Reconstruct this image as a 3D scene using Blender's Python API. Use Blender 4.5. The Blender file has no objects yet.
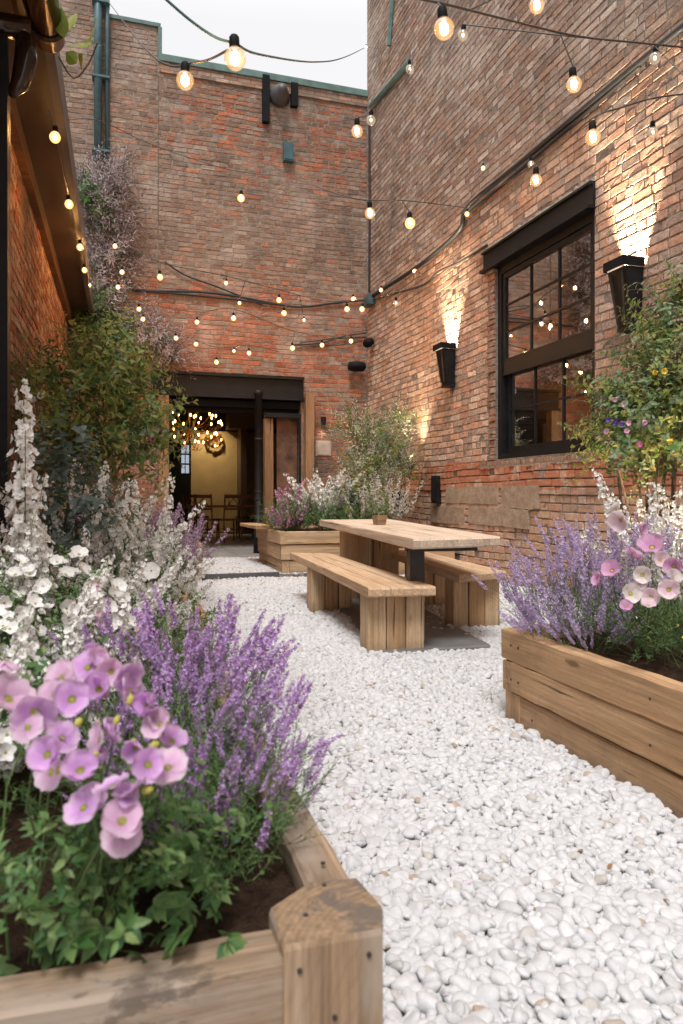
import bpy, math, random
import numpy as np
rng = np.random.default_rng(7)
random.seed(7)
PI = math.pi
# ------------------------------------------------------------------ camera, world, sun, exposure
scn = bpy.context.scene
COL = scn.collection
H = 1.02                                    # eye height
YAW = math.radians(17.3)                    # camera looks 17.3 deg to the right of the courtyard's long axis (+Y)
FPX, CX, HY = 711.0, 341.5, 495.0
cam_d = bpy.data.cameras.new('camera'); cam = bpy.data.objects.new('camera', cam_d); COL.objects.link(cam)
cam.location = (0, 0, H); cam.rotation_euler = (PI/2, 0, -YAW)
cam_d.sensor_fit = 'VERTICAL'; cam_d.sensor_height = 36; cam_d.lens = 36*FPX/1024
cam_d.shift_y = -(512-HY)/1024
cam_d.clip_start = 0.05; cam_d.clip_end = 2000
cam_d.dof.use_dof = True; cam_d.dof.focus_distance = 4.5; cam_d.dof.aperture_fstop = 5.0
scn.camera = cam

SUN_EL, SUN_AZ = math.radians(62), math.radians(205)   # azimuth clockwise from +Y: behind the camera
world = bpy.data.worlds.new('World'); scn.world = world; world.use_nodes = True
wn, wl = world.node_tree.nodes, world.node_tree.links
wn.clear()
wout = wn.new('ShaderNodeOutputWorld'); wbg = wn.new('ShaderNodeBackground')
sky = wn.new('ShaderNodeTexSky'); sky.sky_type = 'NISHITA'; sky.sun_disc = False
sky.sun_elevation = SUN_EL; sky.sun_rotation = SUN_AZ; sky.dust_density = 4.0; sky.air_density = 1.0; sky.ozone_density = 1.0
tcw = wn.new('ShaderNodeTexCoord'); cn = wn.new('ShaderNodeTexNoise'); cn.inputs['Scale'].default_value = 2.2
cn.inputs['Detail'].default_value = 5
cr = wn.new('ShaderNodeValToRGB'); cr.color_ramp.elements[0].position = .3; cr.color_ramp.elements[0].color = (.93, .915, .925, 1)
cr.color_ramp.elements[1].position = .75; cr.color_ramp.elements[1].color = (1.0, .985, .99, 1)
wsp = wn.new('ShaderNodeSeparateXYZ'); wmr = wn.new('ShaderNodeMapRange'); wmr.inputs[1].default_value = .55; wmr.inputs[2].default_value = .95
wmr.inputs[3].default_value = 8.0; wmr.inputs[4].default_value = 17.5                      # overcast sky: brightest overhead
wvm = wn.new('ShaderNodeVectorMath'); wvm.operation = 'SCALE'
wmx = wn.new('ShaderNodeMix'); wmx.data_type = 'RGBA'; wmx.inputs[0].default_value = 0.93      # overcast: cloud covers the blue
wl.new(tcw.outputs['Generated'], cn.inputs['Vector']); wl.new(cn.outputs['Fac'], cr.inputs['Fac'])
wl.new(tcw.outputs['Generated'], wsp.inputs[0]); wl.new(wsp.outputs[2], wmr.inputs[0]); wl.new(cr.outputs[0], wvm.inputs[0]); wl.new(wmr.outputs[0], wvm.inputs['Scale'])
wl.new(sky.outputs[0], wmx.inputs['A']); wl.new(wvm.outputs[0], wmx.inputs['B'])
wl.new(wmx.outputs['Result'], wbg.inputs['Color']); wl.new(wbg.outputs[0], wout.inputs[0])
wbg.inputs['Strength'].default_value = 0.075

sun_d = bpy.data.lights.new('sun', 'SUN'); sun = bpy.data.objects.new('sun', sun_d); COL.objects.link(sun)
sun_d.energy = 1.6; sun_d.angle = math.radians(16); sun_d.color = (1.0, .98, .96)
sun.rotation_euler = (PI/2-SUN_EL, 0, PI - SUN_AZ)
sun.location = (0, -4, 9)
vs = scn.view_settings
scn.display_settings.display_device = 'sRGB'
vs.view_transform = 'Standard'; vs.look = 'None'; vs.gamma = 1; vs.exposure = 0.78
try: vs.use_curve_mapping = False
except Exception: pass
cy = scn.cycles
cy.use_denoising = True; cy.max_bounces = 7; cy.diffuse_bounces = 4; cy.glossy_bounces = 3
cy.transparent_max_bounces = 12; cy.transmission_bounces = 4
cy.sample_clamp_indirect = 6; cy.sample_clamp_direct = 0; cy.caustics_reflective = False; cy.caustics_refractive = False
cy.use_light_tree = True
cy.blur_glossy = 1.0

# ------------------------------------------------------------------ geometry helpers
SN, CS = math.sin(YAW), math.cos(YAW)
def at_d(px, py, d):
    r = (px-CX)/FPX*d
    return np.array([SN*d+CS*r, CS*d-SN*r, H-(py-HY)/FPX*d])
def ray(px, py):
    p = at_d(px, py, 1.0); return p - np.array([0, 0, H])
def on_x(px, py, x): v = ray(px, py); return np.array([0, 0, H]) + v*(x/v[0])
def on_y(px, py, y): v = ray(px, py); return np.array([0, 0, H]) + v*(y/v[1])
def on_z(px, py, z): v = ray(px, py); return np.array([0, 0, H]) + v*((z-H)/v[2])

def tag(o, label=None, cat=None, group=None, kind=None):
    if label: o['label'] = label
    if cat: o['category'] = cat
    if group: o['group'] = group
    if kind: o['kind'] = kind
    return o
def thing(name, label, cat, loc=(0, 0, 0), rz=0, group=None):
    o = bpy.data.objects.new(name, None); COL.objects.link(o)
    o.empty_display_size = .1
    o.location = loc; o.rotation_euler = (0, 0, rz)
    return tag(o, label, cat, group)
def mesh_np(name, V, loops, starts, mats, mi=None, smooth=False):
    me = bpy.data.meshes.new(name)
    me.vertices.add(len(V)); me.vertices.foreach_set('co', np.ascontiguousarray(V, dtype=np.float32).ravel())
    me.loops.add(len(loops)); me.loops.foreach_set('vertex_index', np.asarray(loops, dtype=np.int32))
    me.polygons.add(len(starts)); me.polygons.foreach_set('loop_start', np.asarray(starts, dtype=np.int32))
    if mi is not None: me.polygons.foreach_set('material_index', np.asarray(mi, dtype=np.int32))
    me.polygons.foreach_set('use_smooth', np.full(len(starts), bool(smooth)))
    for m in mats: me.materials.append(m)
    me.update(calc_edges=True)
    return me
class G:
    """collects polygons; T = (V, F, MI)"""
    def __init__(s): s.V = []; s.F = []; s.M = []; s.n = 0
    def add(s, V, F, m=0):
        V = np.asarray(V, dtype=float).reshape(-1, 3)
        s.V.append(V)
        k = s.n
        for i, f in enumerate(F):
            s.F.append([a+k for a in f]); s.M.append(m if np.isscalar(m) else m[i])
        s.n += len(V); return s
    def addT(s, T, R=None, p=(0, 0, 0), sc=1.0, m=None):
        V = T[0]*sc
        if R is not None: V = V @ np.asarray(R).T
        return s.add(V+np.asarray(p), T[1], T[2] if m is None else m)
    def T(s): return (np.concatenate(s.V), s.F, list(s.M))
    def box(s, lo, hi, m=0):
        x0, y0, z0 = lo; x1, y1, z1 = hi
        V = [(x0,y0,z0),(x1,y0,z0),(x1,y1,z0),(x0,y1,z0),(x0,y0,z1),(x1,y0,z1),(x1,y1,z1),(x0,y1,z1)]
        return s.add(V, [(0,3,2,1),(4,5,6,7),(0,1,5,4),(1,2,6,5),(2,3,7,6),(3,0,4,7)], m)
    def prism(s, pts, z0, z1, m=0):
        n = len(pts)
        V = [(p[0], p[1], z0) for p in pts]+[(p[0], p[1], z1) for p in pts]
        F = [tuple(range(n-1, -1, -1)), tuple(range(n, 2*n))]+[(i, (i+1) % n, n+(i+1) % n, n+i) for i in range(n)]
        return s.add(V, F, m)
    def tube(s, P, r, sides=6, m=0, cap=True):
        P = np.asarray(P, dtype=float); n = len(P)
        r = np.full(n, r) if np.isscalar(r) else np.asarray(r)
        t = np.gradient(P, axis=0); t /= (np.linalg.norm(t, axis=1)[:, None]+1e-9)
        up = np.array([0, 0, 1.]) if abs(t[0][2]) < .9 else np.array([1., 0, 0])
        V = []
        for i in range(n):
            a = np.cross(t[i], up); a /= (np.linalg.norm(a)+1e-9); b = np.cross(t[i], a); up = np.cross(a, t[i])
            for k in range(sides):
                th = 2*PI*k/sides; V.append(P[i]+r[i]*(math.cos(th)*a+math.sin(th)*b))
        F = [(i*sides+k, i*sides+(k+1) % sides, (i+1)*sides+(k+1) % sides, (i+1)*sides+k) for i in range(n-1) for k in range(sides)]
        if cap: F += [tuple(range(sides-1, -1, -1)), tuple(range((n-1)*sides, n*sides))]
        return s.add(V, F, m)
    def lathe(s, prof, c=(0, 0, 0), n=16, m=0, axis='z'):
        V = []
        for (r, z) in prof:
            for k in range(n):
                a = 2*PI*k/n
                v = (r*math.cos(a), r*math.sin(a), z)
                if axis == 'y': v = (v[0], v[2], v[1])
                if axis == 'x': v = (v[2], v[0], v[1])
                V.append((v[0]+c[0], v[1]+c[1], v[2]+c[2]))
        F = [(i*n+k, i*n+(k+1) % n, (i+1)*n+(k+1) % n, (i+1)*n+k) for i in range(len(prof)-1) for k in range(n)]
        return s.add(V, F, m)
    def obj(s, name, mats, parent=None, smooth=False, loc=None):
        if not isinstance(mats, (list, tuple)): mats = [mats]
        V = np.concatenate(s.V)
        loops = [a for f in s.F for a in f]
        ln = np.array([len(f) for f in s.F]); st = np.concatenate([[0], np.cumsum(ln)[:-1]])
        me = mesh_np(name, V, loops, st, mats, s.M, smooth)
        return link(name, me, parent, loc)
def link(name, me, parent=None, loc=None):
    o = bpy.data.objects.new(name, me); COL.objects.link(o)
    if parent is not None: o.parent = parent
    if loc is not None: o.location = loc
    return o
def scatter_mesh(name, T, pos, R, sc, mats, smooth=False):
    """T template; pos (N,3); R (N,3,3); sc (N,) or (N,3)"""
    V, F, M = T; N = len(pos); nv = len(V)
    sc = np.asarray(sc, dtype=float)
    if sc.ndim == 0: sc = np.full(N, float(sc))
    S = sc[:, None, None]*V[None] if sc.ndim == 1 else sc[:, None, :]*V[None]
    W = np.einsum('nij,nvj->nvi', R, S)+np.asarray(pos)[:, None, :]
    lp = np.array([a for f in F for a in f]); ln = np.array([len(f) for f in F])
    st = np.concatenate([[0], np.cumsum(ln)[:-1]])
    loops = (lp[None]+(np.arange(N)*nv)[:, None]).ravel()
    starts = (st[None]+(np.arange(N)*len(lp))[:, None]).ravel()
    mi = np.tile(np.asarray(M), N)
    return mesh_np(name, W.reshape(-1, 3), loops, starts, mats, mi, smooth)
def scatter(name, T, pos, R, sc, mats, parent=None, smooth=False):
    if not isinstance(mats, (list, tuple)): mats = [mats]
    return link(name, scatter_mesh(name, T, pos, R, sc, mats, smooth), parent)
def basis(D, roll=None):
    D = np.asarray(D, dtype=float); D = D/(np.linalg.norm(D, axis=1)[:, None]+1e-9); N = len(D)
    ref = np.where(np.abs(D[:, 2:3]) > .95, np.array([[1., 0, 0]]), np.array([[0, 0, 1.]]))
    a = np.cross(ref, D); a /= (np.linalg.norm(a, axis=1)[:, None]+1e-9); b = np.cross(D, a)
    if roll is None: roll = rng.uniform(0, 2*PI, N)
    c, s = np.cos(roll)[:, None], np.sin(roll)[:, None]
    return np.stack([c*a+s*b, -s*a+c*b, D], axis=2)
def rotz(a):
    c, s = math.cos(a), math.sin(a); return np.array([[c, -s, 0], [s, c, 0], [0, 0, 1.]])
def roty(a):
    c, s = math.cos(a), math.sin(a); return np.array([[c, 0, s], [0, 1, 0], [-s, 0, c]])
def rotx(a):
    c, s = math.cos(a), math.sin(a); return np.array([[1, 0, 0], [0, c, -s], [0, s, c]])
def randdir(n, zmin=-1.0, zmax=1.0):
    z = rng.uniform(zmin, zmax, n); a = rng.uniform(0, 2*PI, n); r = np.sqrt(np.maximum(0, 1-z*z))
    return np.stack([r*np.cos(a), r*np.sin(a), z], axis=1)
def smoothpath(pts, n=24):
    P = np.asarray(pts, dtype=float); k = len(P)
    if k < 3: return np.stack([P[0]+(P[-1]-P[0])*t for t in np.linspace(0, 1, n)])
    out = []; m = max(2, n//(k-1))
    for i in range(k-1):
        p0, p1, p2, p3 = P[max(i-1, 0)], P[i], P[i+1], P[min(i+2, k-1)]
        for t in np.linspace(0, 1, m, endpoint=False):
            out.append(.5*((2*p1)+(-p0+p2)*t+(2*p0-5*p1+4*p2-p3)*t*t+(-p0+3*p1-3*p2+p3)*t**3))
    out.append(P[-1]); return np.array(out)

# ------------------------------------------------------------------ node helpers
class NT:
    def __init__(s, name):
        s.m = bpy.data.materials.new(name); s.m.use_nodes = True; s.t = s.m.node_tree; s.t.nodes.clear()
        s.out = s.t.nodes.new('ShaderNodeOutputMaterial')
    def n(s, typ, **kw):
        nd = s.t.nodes.new('ShaderNode'+typ)
        for k, v in kw.items(): setattr(nd, k, v)
        return nd
    def l(s, a, b): s.t.links.new(a, b)
    def setin(s, sock, v):
        if hasattr(v, 'links') or hasattr(v, 'is_output'): s.l(v, sock)
        else: sock.default_value = v
    def math(s, op, a, b=0.0, c=0.0, clamp=False):
        nd = s.n('Math', operation=op); nd.use_clamp = clamp
        s.setin(nd.inputs[0], a); s.setin(nd.inputs[1], b); s.setin(nd.inputs[2], c); return nd.outputs[0]
    def comb(s, x, y, z):
        nd = s.n('CombineXYZ'); s.setin(nd.inputs[0], x); s.setin(nd.inputs[1], y); s.setin(nd.inputs[2], z); return nd.outputs[0]
    def sep(s, v):
        nd = s.n('SeparateXYZ'); s.l(v, nd.inputs[0]); return nd.outputs
    def noise(s, vec, scale, detail=3, rough=.55, dist=0.0, dims='3D'):
        nd = s.n('TexNoise'); nd.noise_dimensions = dims
        s.l(vec, nd.inputs['Vector']); nd.inputs['Scale'].default_value = scale; nd.inputs['Detail'].default_value = detail
        nd.inputs['Roughness'].default_value = rough; nd.inputs['Distortion'].default_value = dist; return nd.outputs['Fac']
    def ramp(s, fac, stops, interp='LINEAR'):
        nd = s.n('ValToRGB'); e = nd.color_ramp; e.interpolation = interp
        while len(e.elements) < len(stops): e.elements.new(.5)
        for i, (p, c) in enumerate(stops):
            e.elements[i].position = p; e.elements[i].color = (c, c, c, 1) if np.isscalar(c) else (*c, 1)
        s.setin(nd.inputs[0], fac); return nd.outputs[0]
    def mix(s, f, a, b, mode='MIX'):
        nd = s.n('Mix'); nd.data_type = 'RGBA'; nd.blend_type = mode; nd.clamp_factor = True
        s.setin(nd.inputs[0], f)
        for k, v in (('A', a), ('B', b)):
            if isinstance(v, tuple): v = (*v, 1) if len(v) == 3 else v
            s.setin(nd.inputs[k], v)
        return nd.outputs['Result']
    def mapr(s, v, a, b, c=0.0, d=1.0, smooth=True):
        nd = s.n('MapRange'); nd.interpolation_type = 'SMOOTHSTEP' if smooth else 'LINEAR'
        s.setin(nd.inputs[0], v)
        for i, x in zip((1, 2, 3, 4), (a, b, c, d)): s.setin(nd.inputs[i], x)
        return nd.outputs[0]
    def bsdf(s, color, rough=.8, bump=None, bdist=.01, bstr=1.0, metal=0.0, spec=.5):
        b = s.n('BsdfPrincipled'); s.setin(b.inputs['Base Color'], (*color, 1) if isinstance(color, tuple) and len(color) == 3 else color)
        s.setin(b.inputs['Roughness'], rough); b.inputs['Metallic'].default_value = metal
        b.inputs['Specular IOR Level'].default_value = spec
        if bump is not None:
            bn = s.n('Bump'); bn.inputs['Distance'].default_value = bdist; bn.inputs['Strength'].default_value = bstr
            s.l(bump, bn.inputs['Height']); s.l(bn.outputs[0], b.inputs['Normal'])
        s.l(b.outputs[0], s.out.inputs[0]); return b
    def pos(s): return s.n('NewGeometry').outputs['Position']
    def objco(s, rnd=True):
        o = s.n('TexCoord').outputs['Object']
        if rnd:
            r = s.n('ObjectInfo').outputs['Random']
            va = s.n('VectorMath', operation='ADD'); s.l(o, va.inputs[0])
            s.l(s.comb(s.math('MULTIPLY', r, 37.0), s.math('MULTIPLY', r, 91.0), s.math('MULTIPLY', r, 53.0)), va.inputs[1]); o = va.outputs[0]
        return o
    def scale(s, v, sx, sy, sz):
        m = s.n('Mapping'); s.l(v, m.inputs[0]); m.inputs['Scale'].default_value = (sx, sy, sz); return m.outputs[0]

def brick_mat(name, ax, palA, palB, wA, zones, mortar=(.33, .29, .25), bw=.225, bh=.078, seed=0.0, special=None, mort_w=.005, calm=.15):
    """palA weathered, palB redder; zones(n, u, v, q) gives the share of B from the brick's own centre coordinates"""
    n = NT(name); P = n.sep(n.pos()); u = P[0] if ax == 'x' else P[1]; v = P[2]
    wob = n.comb(u, v, seed)
    n1 = n.math('SUBTRACT', n.noise(wob, 1.3, 2), .5); n2 = n.math('SUBTRACT', n.noise(wob, 16, 3), .5)
    n3 = n.math('SUBTRACT', n.noise(wob, 21, 2), .5)
    u2 = n.math('ADD', u, n.math('MULTIPLY', n2, .016)); v2 = n.math('ADD', n.math('ADD', v, n.math('MULTIPLY', n1, .05)), n.math('MULTIPLY', n3, .012))
    vr = n.math('DIVIDE', v2, bh); row = n.math('FLOOR', vr); fv = n.math('FRACT', vr)
    wnr = n.n('TexWhiteNoise', noise_dimensions='1D'); n.l(row, wnr.inputs['W'])
    hdr = n.math('LESS_THAN', n.math('MODULO', n.math('ADD', row, 4000), 4.0), .5)       # every fourth course of headers
    wid = n.math('SUBTRACT', bw, n.math('MULTIPLY', hdr, bw*.5))
    ur = n.math('ADD', n.math('DIVIDE', u2, wid), n.math('ADD', n.math('MULTIPLY', n.math('MODULO', n.math('ADD', row, 4000), 2.0), .5), n.math('MULTIPLY', wnr.outputs[0], .22)))
    col = n.math('FLOOR', ur); fu = n.math('FRACT', ur)
    du = n.math('MULTIPLY', n.math('MINIMUM', fu, n.math('SUBTRACT', 1.0, fu)), wid)
    dv = n.math('MULTIPLY', n.math('MINIMUM', fv, n.math('SUBTRACT', 1.0, fv)), bh)
    sm = n.n('Math', operation='SMOOTH_MIN'); n.l(du, sm.inputs[0]); n.l(dv, sm.inputs[1]); sm.inputs[2].default_value = .012
    edge = n.math('ADD', sm.outputs[0], n.math('MULTIPLY', n.math('SUBTRACT', n.noise(wob, 45, 4, .7), .5), .012))
    mask = n.mapr(edge, mort_w-.003, mort_w+.003)
    w = n.n('TexWhiteNoise', noise_dimensions='3D'); n.l(n.comb(col, row, seed), w.inputs['Vector'])
    rv = w.outputs['Value']; rc = n.sep(w.outputs['Color'])
    qv = n.comb(n.math('MULTIPLY', col, wid), n.math('MULTIPLY', row, bh), seed+3.3)
    zn = zones(n, n.math('MULTIPLY', col, wid), n.math('MULTIPLY', row, bh), qv)
    zb = n.math('ADD', zn, n.math('MULTIPLY', n.math('SUBTRACT', rc[1], .5), .7))
    fB = n.mapr(zb, .38, .62)
    def pal(p):
        k = len(p); mn = [sum(q[j] for q in p)/k for j in range(3)]; p = [tuple(calm*mn[j]+(1-calm)*q[j] for j in range(3)) for q in p]
        return n.ramp(rv, [((i+.0)/k, c) for i, c in enumerate(p)], 'CONSTANT')
    cA, cB = pal(palA), pal(palB)
    c = n.mix(fB, cA, cB)
    # value jitter per brick, grain, broad weather
    c = n.mix(1.0, c, n.ramp(rc[2], [(0, .82), (1, 1.16)]), 'MULTIPLY')
    gr = n.noise(wob, 90, 5, .7)
    c = n.mix(1.0, c, n.ramp(gr, [(.25, .66), (.75, 1.3)]), 'MULTIPLY')
    c = n.mix(1.0, c, n.ramp(n.noise(wob, 11, 5, .75), [(.3, .74), (.7, 1.18)]), 'MULTIPLY')
    sp = n.noise(wob, 28, 5, .75)
    c = n.mix(n.mapr(sp, .60, .75, 0, .55), c, (.42, .36, .31))             # lime bloom / old mortar smears
    c = n.mix(n.mapr(n.noise(n.scale(wob, 1, .55, 1), 1.1, 6, .6), .52, .76, 0, .62), c, (.12, .105, .095))   # soot
    mc = n.mix(n.noise(wob, 5, 4), mortar, tuple(x*.55 for x in mortar))
    c2 = n.mix(mask, mc, c)
    hgt = n.math('ADD', n.math('MULTIPLY', mask, .9), n.math('MULTIPLY', gr, .35))
    hgt = n.math('ADD', hgt, n.math('MULTIPLY', rc[0], .45)); hgt = n.math('ADD', hgt, n.math('MULTIPLY', sp, .7))
    if special: c2, hgt = special(n, u, v, wob, c2, hgt, mask)
    n.bsdf(c2, .92, hgt, .016, .9, spec=.2)
    return n.m

RED = [(.40, .135, .07), (.44, .165, .09), (.34, .11, .06), (.47, .20, .11), (.37, .14, .085), (.27, .095, .06), (.42, .15, .075)]
BRN = [(.25, .155, .11), (.29, .175, .12), (.22, .14, .105), (.31, .21, .155), (.27, .185, .14), (.33, .175, .115), (.18, .125, .10), (.36, .27, .21)]
GRY = [(.30, .225, .175), (.34, .26, .21), (.26, .195, .155), (.37, .295, .24), (.33, .22, .165), (.235, .185, .155), (.40, .335, .28)]
PNK = [(.46, .29, .20), (.50, .335, .245), (.41, .245, .165), (.46, .315, .23), (.52, .39, .30), (.36, .20, .135), (.48, .26, .165)]
def brick_geo_mat(name, ax, palA, palB, zones, calm=.25, seed=0.0, special=None, gain=1.0, sootk=1.0):
    n = NT(name); g = n.n('NewGeometry'); P = n.sep(g.outputs['Position']); u = P[0] if ax == 'x' else P[1]; v = P[2]
    wob = n.comb(u, v, seed); r = g.outputs['Random Per Island']
    w = n.n('TexWhiteNoise', noise_dimensions='1D'); n.l(n.math('MULTIPLY', r, 977.0), w.inputs['W']); rc = n.sep(w.outputs['Color'])
    zn = zones(n, u, v, wob)
    fB = n.mapr(n.math('ADD', zn, n.math('MULTIPLY', n.math('SUBTRACT', rc[1], .5), .8)), .36, .64)
    def pal(p):
        k = len(p); mn = [sum(q[j] for q in p)/k for j in range(3)]; p = [tuple(calm*mn[j]+(1-calm)*q[j] for j in range(3)) for q in p]
        return n.ramp(w.outputs['Value'], [((i+.0)/k, c) for i, c in enumerate(p)], 'CONSTANT')
    c = n.mix(fB, pal(palA), pal(palB))
    c = n.mix(1.0, c, n.ramp(rc[2], [(0, .80), (1, 1.18)]), 'MULTIPLY')
    gr = n.noise(wob, 75, 6, .75); bl = n.noise(wob, 13, 5, .75); sp = n.noise(wob, 30, 5, .75)
    c = n.mix(1.0, c, n.ramp(gr, [(.3, .50), (.7, 1.38)]), 'MULTIPLY')
    c = n.mix(1.0, c, n.ramp(bl, [(.3, .62), (.7, 1.28)]), 'MULTIPLY')
    c = n.mix(n.mapr(sp, .56, .70, 0, .65), c, (.47, .40, .33))                    # lime and mortar smears
    so = n.noise(n.scale(wob, 1, .45, 1), 1.0, 6, .65)
    c = n.mix(n.math('MULTIPLY', n.mapr(so, .50, .72, 0, .72), sootk if np.isscalar(sootk) else sootk(n, u, v)), c, (.085, .072, .062))                  # soot
    c = n.mix(n.mapr(n.noise(n.scale(wob, 2.6, .35, 1), 1.6, 5, .6), .56, .74, 0, .45), c, (.10, .085, .07))    # streaks of damp
    c = n.mix(n.mapr(n.noise(wob, .8, 5, .6), .52, .70, 0, .45), c, (.48, .41, .35))   # old limewash
    h = n.math('ADD', n.math('MULTIPLY', gr, .6), n.math('ADD', n.math('MULTIPLY', sp, .6), bl))
    if special: c = special(n, u, v, wob, c)
    c = n.mix(1.0, c, (gain, gain, gain), 'MULTIPLY')
    n.bsdf(c, .92, h, .012, 1.0, spec=.15)
    return n.m
def mortar_mat(name, c1, c2, special=None, ax='y'):
    n = NT(name); P = n.sep(n.pos()); u = P[0] if ax == 'x' else P[1]; wob = n.comb(u, P[2], 2.0)
    a = n.noise(wob, 9, 5, .7); b = n.noise(wob, 70, 4, .7)
    c = n.mix(n.mapr(a, .35, .65), c1, c2); c = n.mix(1.0, c, n.ramp(b, [(.3, .55), (.7, 1.25)]), 'MULTIPLY')
    n.bsdf(c, .95, n.math('ADD', b, a), .012, 1.0, spec=.1); return n.m
def z_back(n, u, v, q):
    top = n.math('MULTIPLY', n.mapr(v, 5.9, 7.0), n.mapr(u, .95, 1.1))       # redder repair under the coping, right of a straight joint
    low = n.math('MULTIPLY', n.mapr(v, 4.9, 4.3), .62)
    f = n.math('ADD', n.math('MULTIPLY', n.math('SUBTRACT', n.noise(q, .7, 3), .5), 1.5), .06)
    left = n.mapr(u, -.25, -.3, 0, -.8)
    return n.math('ADD', n.math('ADD', n.math('MAXIMUM', n.math('ADD', f, n.math('MULTIPLY', top, .42)), n.math('ADD', low, n.math('MULTIPLY', f, .5))), 0.0), left)
def sp_back(n, u, v, wob, c, h, mask):
    return c, h
M_back = brick_mat('weathered red brick', 'x', BRN+GRY[:3], RED+BRN[:2], .5, z_back, mortar=(.31, .26, .22), bh=.082, seed=1.0)
def z_right(n, u, v, q):
    f = n.math('ADD', n.math('MULTIPLY', n.math('SUBTRACT', n.noise(q, .6, 3), .5), 1.1), .0)
    lowf = n.mapr(v, 4.9, 4.2, 0, .95)
    return n.math('ADD', f, lowf)
def sp_right(n, u, v, wob, c, h, mask):
    # orange brick band in the plinth and pale patches of old render below it
    nz = n.math('MULTIPLY', n.math('SUBTRACT', n.noise(wob, 2.5, 4), .5), .16)
    vv = n.math('ADD', v, nz)
    band = n.math('MULTIPLY', n.mapr(vv, 1.10, 1.14), n.mapr(vv, 1.50, 1.46))
    wr = n.noise(wob, 9, 3)
    red = n.mix(wr, (.46, .14, .05), (.30, .07, .035))
    c = n.mix(n.math('MULTIPLY', n.math('MULTIPLY', band, mask), n.mapr(n.noise(wob, 6, 2), .35, .5)), c, red)
    pn = n.noise(wob, 1.15, 3, .5); patch = n.math('MULTIPLY', n.mapr(pn, .46, .50), n.math('MULTIPLY', n.mapr(vv, 1.16, 1.13), n.mapr(vv, .25, .32)))
    pc = n.mix(n.noise(wob, 7, 5), (.46, .33, .22), (.33, .22, .14))
    c = n.mix(n.math('MULTIPLY', patch, .9), c, pc)
    h = n.math('ADD', n.math('MULTIPLY', h, n.math('SUBTRACT', 1.0, n.math('MULTIPLY', patch, .75))), n.math('MULTIPLY', patch, 1.2))
    return c, h
M_right = brick_mat('pink brown brick', 'y', GRY+BRN[:4], PNK+RED[:1], .5, z_right, mortar=(.25, .20, .165), bw=.25, bh=.084, seed=5.0, special=sp_right, calm=.4)
def z_left(n, u, v, q): return n.math('ADD', n.noise(q, .8, 2), .2)
M_left = brick_mat('warm orange brick', 'y', PNK, RED+PNK[:3], .5, z_left, mortar=(.20, .14, .10), seed=9.0)
M_face_x = brick_mat('brick return', 'x', GRY, PNK, .5, z_left, seed=12.0)

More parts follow.
